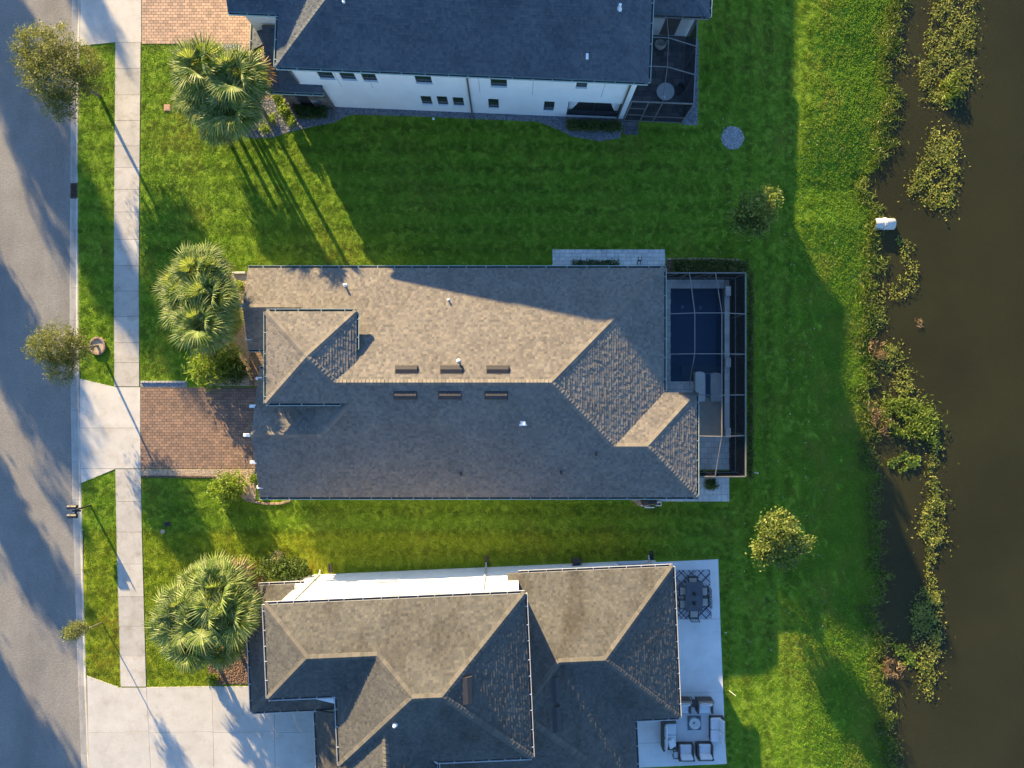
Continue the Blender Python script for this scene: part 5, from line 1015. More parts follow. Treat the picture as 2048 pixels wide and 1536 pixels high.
# ---------------------------------------------------------------- unseen neighbouring house, added north of the frame to throw shade on the bank
hn = thing('two_storey_house', 'unseen white house added beyond the top edge for its shade', 'house', (-6, 39, 0)); FN = Fr(4.9, 33, -3.5)
for pl_ in ([(0, 0), (-21, 0), (-14.6, 6.4), (-6.4, 6.4)], [(0, 12.8), (-21, 12.8), (-14.6, 6.4), (-6.4, 6.4)], [(0, 0), (0, 12.8), (-6.4, 6.4)], [(-21, 0), (-21, 12.8), (-14.6, 6.4)]):
    part(MB().prism([FN.w(*q_) for q_ in pl_], lambda x, y: 5.7 + .5 * min(6.4, max(0, 6.4 - abs(FN.uv(x, y)[1] - 6.4))) * (1 if .01 < FN.uv(x, y)[1] < 12.79 else 0) - .0, lambda x, y: 5.9 + .5 * max(0, 6.4 - abs(FN.uv(x, y)[1] - 6.4))), 'roof', M['shingle_slate'], hn)
part(MB().prism([FN.w(*q_) for q_ in ((-.4, .4), (-.4, 12.4), (-20.6, 12.4), (-20.6, .4))], 0, 5.7), 'wall', st_, hn)
# ---------------------------------------------------------------- vegetation
M['oak'] = leafmat('oak_leaf', [(.085, .115, .032), (.13, .16, .046), (.20, .21, .075)], .35, .9)
M['far'] = leafmat('shade_tree_leaf', [(.05, .07, .02), (.09, .11, .035)], .25, .6)
M['magnolia'] = leafmat('glossy_garden_leaf', [(.07, .11, .02), (.13, .175, .032), (.22, .25, .055)], .28, 1.0)
M['frond'] = leafmat('palm_frond', [(.11, .18, .036), (.18, .255, .068), (.32, .365, .165)], .42, 1.6, rnd='both')
M['lush'] = leafmat('bright_green_leaf', [(.095, .17, .018), (.15, .245, .03), (.22, .30, .05)], .4, 1.5)
M['darkleaf'] = leafmat('dark_green_leaf', [(.03, .065, .012), (.055, .10, .018), (.09, .14, .028)], .3, 1.5)
M['hedge'] = leafmat('hedge_leaf', [(.045, .075, .015), (.085, .12, .025), (.15, .17, .045)], .3, 1.5)
M['weed'] = leafmat('water_weed_leaf', [(.12, .165, .024), (.20, .235, .04), (.31, .31, .08)], .38, .6)
M['weed_bright'] = leafmat('bright_water_grass', [(.09, .16, .015), (.14, .21, .025), (.20, .25, .05)], .35, .6)
M['dead'] = leafmat('dry_brown_grass', [(.16, .10, .05), (.24, .16, .09), (.30, .21, .12)], .2, 1.5)
def np_mesh(name, V, nper, m, smooth=False):
    me = bpy.data.meshes.new(name); n = len(V); k = n // nper
    me.vertices.add(n); me.vertices.foreach_set('co', np.ascontiguousarray(V, np.float32).ravel())
    me.loops.add(n); me.loops.foreach_set('vertex_index', np.arange(n, dtype=np.int32))
    me.polygons.add(k); me.polygons.foreach_set('loop_start', np.arange(0, n, nper, dtype=np.int32))
    try: me.polygons.foreach_set('loop_total', np.full(k, nper, np.int32))
    except Exception: pass
    me.materials.append(m); me.update(calc_edges=True); me.validate(); return me
def leaf_quads(P, size, aspect=.42, flat=.5, dirbias=None):
    """diamond leaves at points P; flat in 0..1 biases the normals upward"""
    n = len(P); d = NR.normal(size=(n, 3)); d[:, 2] *= (1 - flat)
    if dirbias is not None: d += np.array(dirbias)
    d /= np.linalg.norm(d, axis=1)[:, None] + 1e-9
    r = NR.normal(size=(n, 3)); r[:, 2] *= (1 - flat); s = np.cross(d, r * (1 - flat) + np.array([0, 0, 1.]) * flat); s /= np.linalg.norm(s, axis=1)[:, None] + 1e-9
    L_ = (size * NR.uniform(.6, 1.35, n))[:, None]; w = L_ * aspect / 2
    return np.stack([P - d * L_ * .5, P + s * w - d * L_ * .02, P + d * L_ * .5 - np.array([0, 0, .12]) * L_, P - s * w - d * L_ * .02], 1).reshape(-1, 3)
def lobe_points(lobes, n, cl=26, sig=.14, shell=.55):
    """clumped points through ellipsoid lobes (x, y, z, r, rz)"""
    vol = np.array([l[3] ** 2 * l[4] for l in lobes]); k = max(1, n // cl); ix = NR.choice(len(lobes), k, p=vol / vol.sum()); A = np.array(lobes)[ix]
    d = NR.normal(size=(k, 3)); d /= np.linalg.norm(d, axis=1)[:, None]; rad = (shell + (1 - shell) * NR.uniform(size=k) ** .7) * NR.uniform(.82, 1.12, k)
    cen = A[:, :3] + d * rad[:, None] * A[:, [3, 3, 4]]
    return np.repeat(cen, cl, 0) + NR.normal(size=(k * cl, 3)) * sig * NR.uniform(.6, 1.4, k).repeat(cl)[:, None], cen
def tree(name, label, cat, base, lobes, n, size, m, r0=.08, group=None, sig=.14, cl=26, shell=.5, aspect=.42, limbs=9):
    t_ = thing(name, label, cat, (base[0], base[1], 0), group); P, cen = lobe_points(lobes, n, cl, sig, shell)
    top = Vector(np.average(np.array(lobes)[:, :3], axis=0, weights=[l[3] for l in lobes])); b = Vector((base[0], base[1], -.05)); fork = b.lerp(top, .55) ; fork.z = max(.5, top.z - max(l[4] for l in lobes) * .75)
    fork.x = b.x + (top.x - b.x) * .45; fork.y = b.y + (top.y - b.y) * .45
    tr = MB(); tr.tube([b, b.lerp(fork, .5) + Vector((R.uniform(-.05, .05), R.uniform(-.05, .05), 0)), fork], [r0 * 1.15, r0 * .95, r0 * .8], 8); trunk = part(tr, 'trunk', M['bark'], t_, smooth=True)
    lm = MB()
    for i in range(limbs):
        e = Vector(cen[NR.randint(len(cen))]); mdl = fork.lerp(e, .5) + Vector((R.uniform(-.15, .15), R.uniform(-.15, .15), .12)); lm.tube([fork, mdl, e], [r0 * .55, r0 * .32, r0 * .1], 5)
    part(lm, 'limbs', M['bark'], t_, smooth=True)
    o_ = obj('crown', np_mesh('crown', leaf_quads(P, size, aspect, .35), 4, m), t_); return t_
def lob(px, py, z, r, rz=None): x, y = g(px, py, z); return (x, y, z, r, rz or r * .8)
tree('street_tree', 'large leafy street tree leaning over the kerb at the upper left', 'tree', g(200, 192), [lob(80, 100, 3.5, 1.35), lob(112, 150, 3.2, 1.75, 1.5), lob(165, 125, 2.7, 1.15), lob(118, 208, 2.7, 1.0), lob(55, 130, 3.1, .85), lob(180, 160, 2.3, .85), lob(125, 75, 3.0, .9)], 27000, .11, M['oak'], .1, sig=.13)
tree('street_tree', 'middle street tree with fine foliage beside the brick ring', 'tree', g(197, 691), [lob(112, 688, 2.9, 1.3), lob(150, 700, 2.5, .95), lob(122, 738, 2.5, .9), lob(85, 700, 2.6, .9)], 15000, .10, M['oak'], .07, sig=.12)
tree('street_tree', 'thin young street tree with a small round crown at the lower left', 'tree', g(204.5, 1245), [lob(150, 1262, 2.6, .55, .75), lob(160, 1258, 2.2, .4, .5), lob(143, 1268, 2.4, .4, .5)], 3200, .09, M['oak'], .035, sig=.1)
tree('garden_tree', 'small half shaded tree on the back lawn near the round stone bed', 'tree', g(1483, 442), [lob(1528, 402, 3.7, .8, .6), lob(1530, 425, 3.2, .55, .5), lob(1500, 445, 2.0, .95, .7), lob(1488, 425, 1.9, .7, .6), lob(1520, 440, 2.1, .85, .7), lob(1498, 395, 1.9, .45, .4)], 4200, .17, M['magnolia'], .05, sig=.15, aspect=.5)
tree('garden_tree', 'sunlit yellow green tree on the back lawn near the bottom patio', 'tree', g(1527, 1064), [lob(1558, 1060, 3.0, 1.15, .9), lob(1540, 1090, 2.6, .95, .8), lob(1588, 1085, 2.6, .95, .8), lob(1560, 1045, 2.9, .6, .6), lob(1570, 1118, 2.2, .8, .6), lob(1528, 1112, 2.3, .6, .5)], 6000, .17, M['magnolia'], .06, sig=.16, aspect=.5)
# ---- palms with fan fronds
def frond_mesh(seed):
    rr = random.Random(seed); mb = MB(); pl = .66 + rr.random() * .3; mb.tube([(0, 0, 0), (pl * .5, 0, .05), (pl, 0, .02)], [.022, .016, .012], 4)
    n = 28; Lf = .86 + rr.random() * .22
    for i in range(n):
        a = math.radians(-128 + 256 * i / (n - 1)) + rr.uniform(-.03, .03); ln = Lf * (1 - .28 * abs(i / (n - 1) - .5) * 2) * rr.uniform(.9, 1.08); dx, dy = math.cos(a), math.sin(a)
        droop = .10 + .34 * rr.random(); fold = .05 * math.cos(a); w0, w1 = .014, .042
        b = (pl, 0, .02); m_ = (pl + dx * ln * .55, dy * ln * .55, .05 + fold - droop * .25); e = (pl + dx * ln, dy * ln, fold - droop)
        px_, py_ = -dy, dx
        mb.add([(b[0] + px_ * w0, b[1] + py_ * w0, b[2]), (b[0] - px_ * w0, b[1] - py_ * w0, b[2]), (m_[0] - px_ * w1, m_[1] - py_ * w1, m_[2] - .02), (m_[0], m_[1], m_[2] + .015), (m_[0] + px_ * w1, m_[1] + py_ * w1, m_[2] - .02), e], [(0, 1, 3), (1, 2, 3), (0, 3, 4), (2, 5, 3), (3, 5, 4)])
    return mb.mesh('frond', M['frond'])
FRONDS = [frond_mesh(s) for s in range(5)]; DEAD = []
for q_ in FRONDS: c_ = q_.copy(); c_.materials.clear(); c_.materials.append(M['dead']); DEAD.append(c_)
def palm(label, px, py, z, nf, sc=1.0, lean=(0, 0), group=None):
    x, y = g(px, py, z); t_ = thing('palm_tree', label, 'palm', (x - lean[0], y - lean[1], 0), group); rb = MB(); pts_ = []; rs = []
    for i in range(12): f = i / 11; pts_.append((lean[0] * f, lean[1] * f, z * f - .05)); rs.append(.105 + .025 * (i % 2) + (.05 if i > 8 else 0))
    rb.tube(pts_, rs, 9); part(rb, 'trunk', M['palm_bark'], t_, local=True)
    nf = int(nf * 1.35)
    for i in range(nf):
        f = i / (nf - 1); el = math.radians(58 - 88 * f ** .7 + R.uniform(-13, 13)); az = i * 2.39996 + R.uniform(-.25, .25); o_ = obj('frond', (DEAD if (i >= nf - 3 and i % 2) else FRONDS)[i % 5], t_, local=True)
        o_.location = (lean[0], lean[1], z + .1 * (1 - f)); o_.rotation_mode = 'QUATERNION'
        o_.rotation_quaternion = Quaternion((0, 0, 1), az) @ Quaternion((0, 1, 0), -el) @ Quaternion((1, 0, 0), R.uniform(-.5, .5)); s = sc * R.uniform(.9, 1.22); o_.scale = (s, s, s)
for a in (('northernmost palm of the clump in front of the middle house', 400, 548, 4.1, 30, .98, (.1, .3)), ('middle palm of the clump in front of the middle house, nearest its gable', 425, 592, 4.3, 26, .92, (0, 0)), ('westernmost palm of the clump in front of the middle house', 380, 600, 3.6, 26, .9, (-.3, 0)), ('southernmost palm of the clump in front of the middle house', 408, 645, 4.4, 32, .95, (0, -.2)),
          ('westernmost palm of the upper left clump by the tan drive', 410, 142, 4.2, 30, 1.02, (-.2, .2)), ('easternmost palm of the upper left clump beside the porch', 478, 160, 4.4, 30, 1.0, (.2, 0)), ('southernmost palm of the upper left clump over the slate gravel', 465, 215, 3.8, 26, 1.0, (.1, -.2)), ('middle palm of the upper left clump', 432, 192, 3.3, 24, 1.0, (-.1, 0)),
          ('northernmost palm of the lower left clump', 445, 1178, 4.0, 30, .98, (.1, .2)), ('westernmost palm of the lower left clump', 368, 1228, 3.6, 30, .95, (-.3, 0)), ('easternmost palm of the lower left clump beside the porch roof', 466, 1225, 4.2, 28, .95, (.2, 0)), ('southernmost palm of the lower left clump above the mulch', 388, 1280, 3.4, 28, .9, (-.1, -.2)), ('middle palm of the lower left clump', 415, 1225, 4.0, 28, .95, (0, 0))):
    palm(a[0], *a[1:], group='fan palms in the front yards')
for a in (('short young palm filling the east side of the middle clump', 440, 630, 2.6, 20, .85, (.2, 0)), ('short young palm at the west edge of the middle clump', 365, 570, 2.3, 20, .75, (-.2, 0)), ('short young palm at the south of the upper left clump', 440, 238, 2.2, 18, .85, (0, -.2)), ('short young palm at the west of the upper left clump', 390, 195, 2.2, 18, .75, (-.2, 0)), ('short young palm at the north of the lower left clump', 405, 1165, 2.4, 20, .8, (0, .2)), ('short young palm at the south west of the lower left clump', 350, 1262, 2.1, 18, .75, (-.2, 0)), ('short young palm at the south east of the lower left clump', 440, 1285, 2.4, 20, .9, (0, 0))):
    palm(a[0], *a[1:], group='fan palms in the front yards')
# ---- shrubs and hedges
def shrub(name, label, px, py, r, h, n, size, m, cat='shrub', group=None, aspect=.5, lobes=None, flat=.35):
    x, y = g(px, py, h * .5); t_ = thing(name, label, cat, (x, y, 0), group); lb = lobes or [(x + R.uniform(-.3, .3) * r, y + R.uniform(-.3, .3) * r, h * R.uniform(.45, .6), r * R.uniform(.65, .8), h * .5) for _ in range(4)]
    P, cen = lobe_points(lb, n, 14, size * .7, .6); P[:, 2] = np.maximum(P[:, 2], .03)
    st = MB()
    for i in range(6): e = cen[NR.randint(len(cen))]; st.tube([(x, y, 0), (float(e[0]), float(e[1]), max(.1, float(e[2])))], [.025, .008], 4)
    part(st, 'stems', M['bark'], t_); obj('foliage', np_mesh('foliage', leaf_quads(P, size, aspect, flat), 4, m), t_); return t_
def hedge(name, label, poly, h, n, size, m, group=None):
    Q = np.array([g(*q) for q in poly]); c = Q.mean(0); t_ = thing(name, label, 'hedge', (c[0], c[1], 0), group); P = NR.uniform(Q.min(0) , Q.max(0), (n * 3, 2)); P = P[inpoly(P, [tuple(q) for q in Q])][:n]
    z = h * (1 - np.abs(NR.normal(size=len(P))) * .3).clip(.05, 1.1) * (1 + .15 * np.sin(P[:, 0] * 5) * np.sin(P[:, 1] * 4)); P = np.c_[P + NR.normal(size=P.shape) * .05, z]
    st = MB(); 
    for i in range(max(3, int(len(P) / 120))): e = P[NR.randint(len(P))]; st.tube([(float(e[0]), float(e[1]), 0), (float(e[0]) + .05, float(e[1]), float(e[2]))], [.02, .008], 4)
    part(st, 'stems', M['bark'], t_); obj('foliage', np_mesh('foliage', leaf_quads(P, size, .5, .4), 4, m), t_)
shrub('round_shrub', 'round bright green bush at the south west corner of the middle house', 458, 977, 1.25, 1.25, 3600, .13, M['lush'])
shrub('leafy_shrub', 'bright feathery shrub at the south end of the middle palm clump', 428, 730, 1.6, 1.5, 2200, .34, M['lush'], aspect=.2)
shrub('round_shrub', 'dark round shrub tucked beside the driveway and garage', 474, 738, .95, 1.2, 2200, .12, M['darkleaf'])
xc_, yc_ = g(567, 1138, .6); shrub('dense_shrub', 'wide dark green shrub at the west end of the bottom house wall', 567, 1138, 1.2, 1.2, 4200, .13, M['darkleaf'], lobes=[(xc_ - .85, yc_, .6, .65, .5), (xc_, yc_, .65, .7, .5), (xc_ + .8, yc_ + .05, .6, .65, .5)])
shrub('twiggy_shrub', 'dark bare twiggy shrub north of the wide dark shrub', 556, 1118, .55, .7, 500, .12, M['bark'], aspect=.15)
shrub('yellow_shrub', 'yellow green grassy shrub beside the lower palms and porch', 500, 1140, .6, .7, 700, .3, M['lush'], aspect=.15)
shrub('small_shrub', 'small yellow green plant at the mulch bed corner by the concrete drive', 425, 1357, .35, .4, 400, .14, M['lush'])
for lb, px, py in (('lower of two small lime plants in the slate gravel bed', 531, 255), ('upper of two small lime plants in the slate gravel bed', 546, 241)): shrub('lime_plant', lb, px, py, .28, .35, 260, .16, M['lush'], aspect=.25)
hedge('flowering_hedge', 'sunlit yellow green hedge running diagonally to the top porch', [(548, 192), (566, 196), (598, 250), (588, 262), (572, 245)], .8, 1700, .12, M['lush'])
hedge('dark_hedge', 'dark hedge in front of the stone porch of the top house', [(592, 217), (658, 220), (657, 241), (600, 242)], .6, 2600, .11, M['darkleaf'])
hedge('dark_hedge', 'dark clipped hedge below the sliding door of the top house', [(1132, 246), (1240, 249), (1239, 267), (1134, 265)], .65, 4200, .11, M['hedge'])
hedge('narrow_hedge', 'sunlit narrow hedge against the front wall of the top house', [(510, 88), (527, 88), (530, 130), (522, 140), (512, 110)], .7, 1100, .12, M['lush'])
hedge('clipped_hedge', 'clipped hedge along the north side of the pool enclosure', [(1341, 523), (1440, 523), (1488, 527), (1490, 544), (1341, 545)], .8, 5200, .12, M['hedge'])
hedge('low_hedge', 'thin hedge along the lawn side of the pool enclosure', [(1493, 546), (1501, 550), (1500, 955), (1493, 957)], .6, 4200, .12, M['hedge'])
hedge('low_hedge', 'dark strip of plants on the pale side path under the north eave', [(1143, 522), (1236, 522), (1236, 534), (1143, 534)], .35, 1200, .11, M['darkleaf'])
shrub('round_shrub', 'small clipped shrub in the tile landing south of the pool enclosure', 1422, 968, .42, .7, 1300, .1, M['hedge'])
for i, (px, py, lb) in enumerate(((479, 570, 'small yellow shrub by the gable wall near the north gravel corner'), (474, 640, 'small shrub by the entry gable beside the white block'), (507, 958, 'tiny round shrub at the south end of the garage front'), (468, 660, 'low brown croton beside the entry gable'))): shrub('small_shrub', lb, px, py, .32, .45, 360, .12, M['lush'] if i != 3 else M['dead'])
# shade plants inside the pool bed
Q = NR.uniform([g(1463, 0)[0], g(0, 948)[1]], [g(1488, 0)[0], g(0, 556)[1]], (1500, 2)); o_ = obj('bed_plants', np_mesh('bed_plants', leaf_quads(np.c_[Q, NR.uniform(.05, .3, len(Q))], .14, .4, .5), 4, M['darkleaf'])); tag(o_, 'sparse dark ground cover in the bed inside the pool enclosure', 'ground cover', None, 'stuff')
# ---- pond plants
WZ = WATER_Z
def weeds(label, poly, n, size=.145, m='weed', zmax=.16, aspect=.42, flat=.7, kind=None, name='water_plants', bias=(.25, .25, .1)):
    Q = np.array([g(px, py, WZ + .1) for px, py in poly]); c = Q.mean(0); P = NR.uniform(Q.min(0), Q.max(0), (n * 4, 2)); P = P[inpoly(P, [tuple(q) for q in Q])]
    cl = NR.normal(size=(len(P), 2)) * np.where((NR.uniform(size=len(P)) < .25) & (n > 900), .38, .09)[:, None]; dens = np.sin(P[:, 0] * 2.3 + 1) * np.sin(P[:, 1] * 2.1) + np.sin(P[:, 0] * 4.7) * np.sin(P[:, 1] * 5.3 + 2); keep = NR.uniform(-1.3, 1.3, len(P)) < dens * 1.3 - .05; P = (P + cl)[keep][:n]
    V = leaf_quads(np.c_[P, WZ + NR.uniform(.02, zmax, len(P))], size, aspect, flat, bias); o_ = obj(name, np_mesh(name, V, 4, M[m])); o_.location = (0, 0, 0)
    tag(o_, label, 'water plants' if kind is None else None, None, kind); return o_
weeds('largest leafy patch in the pond at the top edge', [(1870, -10), (1952, -10), (1948, 100), (1940, 190), (1912, 216), (1850, 205), (1836, 140), (1858, 60)], 3600)
weeds('bright grassy tuft at the foot of the top pond patch', [(1880, 150), (1915, 150), (1918, 195), (1885, 200)], 420, .34, 'weed_bright', .5, .12, .3, name='grass_tuft')
weeds('leafy pond patch with a ragged tail north of the pipe', [(1868, 252), (1912, 262), (1918, 330), (1906, 395), (1930, 408), (1862, 416), (1812, 380), (1838, 335)], 2600)
weeds('thin trail of floating leaves near the top bank', [(1772, 85), (1800, 92), (1822, 120), (1806, 137), (1785, 110)], 170)
weeds('small leafy clump at the bank north of the pipe', [(1772, 165), (1800, 175), (1792, 195), (1775, 190)], 150)
weeds('scattered leaves south of the drain pipe', [(1790, 470), (1820, 480), (1838, 530), (1828, 590), (1782, 604), (1778, 570), (1805, 530)], 420, kind='stuff')
weeds('leaf clump hugging the bank south of the pipe', [(1748, 560), (1772, 575), (1768, 660), (1748, 650)], 300)
weeds('leafy patch bulging from the bank beside dry grass', [(1742, 680), (1790, 690), (1822, 740), (1830, 790), (1800, 790), (1770, 740), (1745, 720)], 1100)
weeds('broad bright green mat in the pond beside the middle house', [(1760, 800), (1850, 795), (1872, 830), (1872, 885), (1830, 880), (1790, 870), (1765, 840)], 3000, .24, 'weed_bright', .35, .2, .5)
weeds('small green patch below the broad bright mat', [(1775, 925), (1810, 908), (1842, 915), (1828, 935), (1785, 948)], 520, .2, 'weed_bright')
weeds('long leafy strip in the pond opposite the sunlit garden tree', [(1860, 890), (1878, 885), (1872, 960), (1892, 1030), (1884, 1080), (1860, 1105), (1836, 1080), (1850, 1010), (1858, 960)], 1500)
weeds('narrow leafy strip joining two pond patches', [(1852, 1105), (1872, 1100), (1872, 1180), (1850, 1180)], 200)
weeds('lower leafy strip in the pond near the bottom edge', [(1840, 1180), (1880, 1185), (1884, 1250), (1876, 1330), (1862, 1405), (1830, 1390), (1842, 1320), (1820, 1260)], 2000)
weeds('small green bush at the bank near the bottom', [(1790, 1290), (1832, 1295), (1830, 1330), (1800, 1330)], 380, .2, 'weed_bright')
weeds('floating tangle of twigs alone on the open water', [(1832, 636), (1848, 640), (1846, 655), (1834, 652)], 26, .3, 'dead', .15, .1, .7, name='twig_tangle')
for lb, pl_ in (('pale dry grass clump on the bank below the pipe', [(1738, 680), (1768, 685), (1765, 715), (1742, 712)]), ('brown dry brush beside the broad bright mat', [(1730, 795), (1762, 800), (1790, 850), (1775, 875), (1745, 850)]), ('reddish dry brush on the bank near the bottom', [(1768, 1315), (1805, 1330), (1800, 1355), (1768, 1350)])):
    weeds(lb, pl_, 420, .32, 'dead', .35, .08, .3, name='dry_brush')
# fringe of tall plants along the whole bank
n = 7000; py = NR.uniform(-30, 1560, n); wl = 1024 + water_x((768 - py) * (H - WZ) / F) * F / (H - WZ); px = wl + NR.normal(size=n) * 8 - 3 + 9 * np.sin(py * .045) * NR.uniform(0, 1, n)
P = np.c_[(px - 1024) * (H - WZ) / F, (768 - py) * (H - WZ) / F]; keep = (np.sin(py * .031) + np.sin(py * .083 + 1) + NR.uniform(-1.6, 1.6, n)) > -.6; P = P[keep]; zg = np.maximum(height(P[:, 0], P[:, 1]), WZ)
tag(obj('bank_plants', np_mesh('bank_plants', leaf_quads(np.c_[P, zg + NR.uniform(.04, .34, len(P))], .19, .24, .4), 4, M['hedge'])), 'ragged leafy plants fringing the whole pond bank', None, None, 'stuff')
Q = NR.uniform([11.5, -16], [20.5, 16], (240, 2)); bad = np.zeros(len(Q), bool)
for e_ in EXCL: bad |= inpoly(Q, e_)
Q = Q[~bad]; Q = Q[Q[:, 0] < water_x(Q[:, 1]) - 2]
tag(obj('fallen_leaves', np_mesh('fallen_leaves', leaf_quads(np.c_[Q, height(Q[:, 0], Q[:, 1]) + .07], .085, .55, .8), 4, leafmat('pale_fallen_leaf', [(.30, .28, .2), (.5, .47, .38)], .1))), 'pale fallen leaves scattered over the back lawn', None, None, 'stuff')
n = 7500; py = NR.uniform(-30, 1560, n); Yw = (768 - py) * (H - WZ) / F; dens = np.sin(py * .05) + np.sin(py * .021 + 2) + np.sin(py * .11); Xw = water_x(Yw) + NR.normal(size=n) * .28 + .05 + .35 * np.clip(dens, 0, 2) * NR.uniform(0, 1, n)
P = np.c_[Xw, Yw]; zg = np.maximum(height(P[:, 0], P[:, 1]), WZ)
tag(obj('shore_grass', np_mesh('shore_grass', leaf_quads(np.c_[P, zg + NR.uniform(.03, .22, n)], .30, .10, .35, (.35, .0, .25)), 4, M['weed_bright'])), 'long green grass blades hanging over the water edge', None, None, 'stuff')
# ---- trees on the far side of the street; their shade falls across the road
def far_tree(label, spx, spy, z, r, rz, n=1500):
    x, y = g(spx, spy); x -= SHX * z; y -= SHY * z; lb = [(x, y, z, r * .8, rz * .8)] + [(x + R.uniform(-1, 1) * r, y + R.uniform(-1, 1) * r, z + R.uniform(-1, 1) * rz, r * R.uniform(.25, .45), rz * R.uniform(.25, .45)) for _ in range(9)]
    tree('shade_tree', label, 'tree', (x, y), lb, int(n * 1.5), .30, M['far'], .13, 'shade trees across the street', sig=.2, cl=18, shell=.3, limbs=7)
for lb, a in (('northernmost', (5, 40, 6.0, 1.3, 1.5, 2600)), ('second from the north', (80, 290, 6.4, 2.0, 2.1, 4200)), ('tall third', (200, 500, 8.4, 1.9, 2.2, 4200)), ('fourth from the north', (45, 740, 6.0, 2.3, 2.2, 5200)), ('fifth from the north', (40, 1090, 6.0, 1.8, 1.7, 3600)), ('sixth from the north', (-5, 1400, 6.0, 1.9, 1.9, 3800)), ('southernmost', (45, 1640, 6.0, 1.6, 1.6, 2600)), ('slender', (195, 10, 8.0, .55, .9, 500)), ('smallest slender', (150, -20, 8.0, .5, .9, 500))):
    far_tree(lb + ' shade tree across the street beyond the left edge', *a)
# ---------------------------------------------------------------- grass (uncountable): tufts instanced on scattered points
def grass_mat(name, cols, patch, pscale, trans=.35, stripes=None, lush=None):
    m, t, N, K = nodes(name); c = ramp(t, rnd_value(t, 'both'), cols); pos = N.new('ShaderNodeNewGeometry').outputs['Position']
    f = N.new('ShaderNodeMapRange'); f.inputs[1].default_value = .5; f.inputs[2].default_value = .76; K.new(noise(t, pscale, 5, .62), f.inputs[0]); c = mix(t, 'MIX', f.outputs[0], c, patch)
    c = mix(t, 'MULTIPLY', 1.0, c, ramp(t, noise(t, .9, 4, .6), [(.3, (.82, .85, .8)), (.7, (1.16, 1.13, 1.1))]))
    c = plot(t, c)
    if stripes:                               # mowing passes
        sp_ = N.new('ShaderNodeSeparateXYZ'); K.new(pos, sp_.inputs[0]); lt = N.new('ShaderNodeMath'); lt.operation = 'LESS_THAN'; lt.inputs[1].default_value = 12.6; K.new(sp_.outputs[0], lt.inputs[0])
        mxv = N.new('ShaderNodeMix'); K.new(lt.outputs[0], mxv.inputs[0]); K.new(sp_.outputs[0], mxv.inputs[2]); K.new(sp_.outputs[1], mxv.inputs[3])
        nz = N.new('ShaderNodeMath'); nz.operation = 'MULTIPLY_ADD'; nz.inputs[1].default_value = 5.2; K.new(mxv.outputs[0], nz.inputs[0]); K.new(noise(t, .5, 2), nz.inputs[2]); sn = N.new('ShaderNodeMath'); sn.operation = 'SINE'; K.new(nz.outputs[0], sn.inputs[0])
        mr = N.new('ShaderNodeMapRange'); mr.inputs[1].default_value = -1; mr.inputs[2].default_value = 1; mr.inputs[3].default_value = 1 - stripes; mr.inputs[4].default_value = 1 + stripes; K.new(sn.outputs[0], mr.inputs[0]); c = mix(t, 'MULTIPLY', 1.0, c, mr.outputs[0])
    d = N.new('ShaderNodeBsdfPrincipled'); d.inputs['Roughness'].default_value = .6; d.inputs['Specular IOR Level'].default_value = .25; K.new(c, d.inputs['Base Color'])
    tr = N.new('ShaderNodeBsdfTranslucent'); K.new(mix(t, 'MULTIPLY', 1.0, c, (1.6, 1.5, .7)), tr.inputs[0]); mx = N.new('ShaderNodeMixShader'); mx.inputs[0].default_value = trans; K.new(d.outputs[0], mx.inputs[1]); K.new(tr.outputs[0], mx.inputs[2])
    o = N.new('ShaderNodeOutputMaterial'); K.new(mx.outputs[0], o.inputs[0]); return m
M['grass'] = grass_mat('st_augustine_grass', [(.086, .182, .011), (.138, .258, .016), (.205, .315, .03)], (.24, .205, .05), .22, .45, .28)
M['bankgrass'] = grass_mat('rough_bank_grass', [(.10, .205, .016), (.155, .285, .024), (.23, .34, .045)], (.29, .30, .06), .3, .48)
def tufts(prefix, m, n, blades, ln, wd, spread, lean):
    col = bpy.data.collections.new(prefix)
    for k in range(n):
        V = []
        for b in range(blades):
            a = R.random() * 6.283; r = spread * math.sqrt(R.random()); x, y = r * math.cos(a), r * math.sin(a); d = R.random() * 6.283; l = ln * R.uniform(.6, 1.3); w = wd * R.uniform(.7, 1.3) / 2; le = lean * R.uniform(.4, 1.3)
            dx, dy = math.cos(d), math.sin(d); px_, py_ = -dy * w, dx * w; z1 = l * .6; e = (x + dx * l * le, y + dy * l * le, l * max(.25, 1 - .6 * le)); mi = (x + dx * l * le * .35, y + dy * l * le * .35, z1 * .9)
            V.append([(x - px_, y - py_, -.01), (x + px_, y + py_, -.01), (mi[0] + px_, mi[1] + py_, mi[2]), (mi[0] - px_, mi[1] - py_, mi[2])]); V.append([(mi[0] - px_, mi[1] - py_, mi[2]), (mi[0] + px_, mi[1] + py_, mi[2]), (e[0] + px_ * .15, e[1] + py_ * .15, e[2]), (e[0] - px_ * .15, e[1] - py_ * .15, e[2])])
        o_ = bpy.data.objects.new(prefix + '_tuft', np_mesh(prefix + '_tuft', np.array(V).reshape(-1, 3), 4, m)); col.objects.link(o_)
    return col
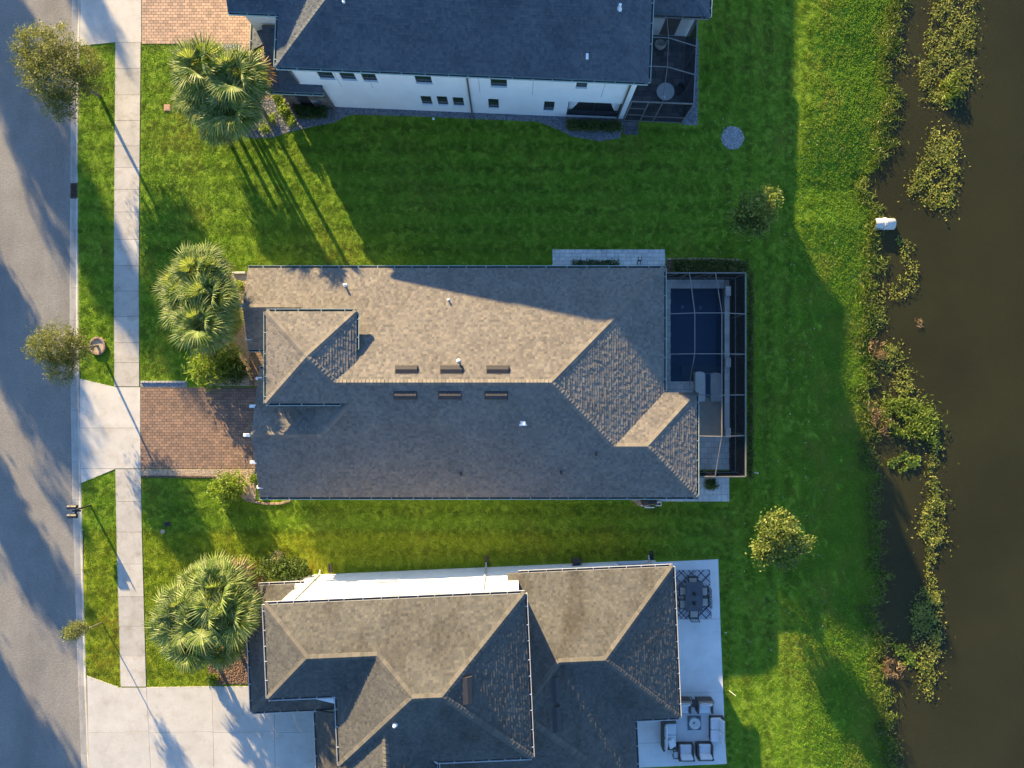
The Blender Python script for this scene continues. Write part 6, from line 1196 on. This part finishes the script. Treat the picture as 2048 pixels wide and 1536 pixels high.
def scatter(name, label, P, col, smin, smax, parent=None):
    n = len(P); me = bpy.data.meshes.new(name); me.vertices.add(n); me.vertices.foreach_set('co', np.ascontiguousarray(P, np.float32).ravel()); me.update()
    o_ = bpy.data.objects.new(name, me); C.objects.link(o_); tag(o_, label, None, None, 'stuff')
    ng = bpy.data.node_groups.new(name + '_scatter', 'GeometryNodeTree'); ng.interface.new_socket('Geometry', in_out='INPUT', socket_type='NodeSocketGeometry'); ng.interface.new_socket('Geometry', in_out='OUTPUT', socket_type='NodeSocketGeometry')
    N, K = ng.nodes, ng.links; gi, go = N.new('NodeGroupInput'), N.new('NodeGroupOutput'); ip = N.new('GeometryNodeInstanceOnPoints'); ci = N.new('GeometryNodeCollectionInfo'); ci.inputs['Collection'].default_value = col; ci.inputs['Separate Children'].default_value = True; ci.inputs['Reset Children'].default_value = True
    rv = N.new('FunctionNodeRandomValue'); rv.data_type = 'FLOAT_VECTOR'; rv.inputs[0].default_value = (-.12, -.12, 0); rv.inputs[1].default_value = (.12, .12, 6.283); rs = N.new('FunctionNodeRandomValue'); rs.inputs[2].default_value = smin; rs.inputs[3].default_value = smax
    K.new(gi.outputs[0], ip.inputs['Points']); K.new(ci.outputs[0], ip.inputs['Instance']); ip.inputs['Pick Instance'].default_value = True; K.new(rv.outputs[0], ip.inputs['Rotation']); K.new(rs.outputs[1], ip.inputs['Scale']); K.new(ip.outputs[0], go.inputs[0])
    md = o_.modifiers.new('scatter', 'NODES'); md.node_group = ng; return o_
def lawn_points(n, x0, x1, y0=-25.5, y1=25.5):
    P = NR.uniform([x0, y0], [x1, y1], (n, 2)); bad = np.zeros(n, bool)
    for e in EXCL: bad |= inpoly(P, e)
    return P[~bad]
P = lawn_points(115000, -26.5, 22.5); xw = water_x(P[:, 1]); d = P[:, 0] - (xw - 5.4); ok = NR.uniform(size=len(P)) > np.clip(d / 3.0, 0, 1) * .6; ok &= d < 4.2; P = P[ok]
scatter('lawn_grass', 'mown green lawn around the three houses', np.c_[P, height(P[:, 0], P[:, 1])], tufts('lawn', M['grass'], 5, 18, .05, .017, .14, 1.1), .85, 1.15)
P = lawn_points(45000, 12, 24); xw = water_x(P[:, 1]); d = P[:, 0] - (xw - 5.6); ok = (NR.uniform(size=len(P)) < np.clip(d / 3.5, 0, 1)) & (d < 5.75); P = P[ok]
scatter('bank_grass', 'rough taller grass on the bank sloping to the pond', np.c_[P, height(P[:, 0], P[:, 1])], tufts('bank', M['bankgrass'], 5, 18, .085, .02, .16, 1.0), .8, 1.35)
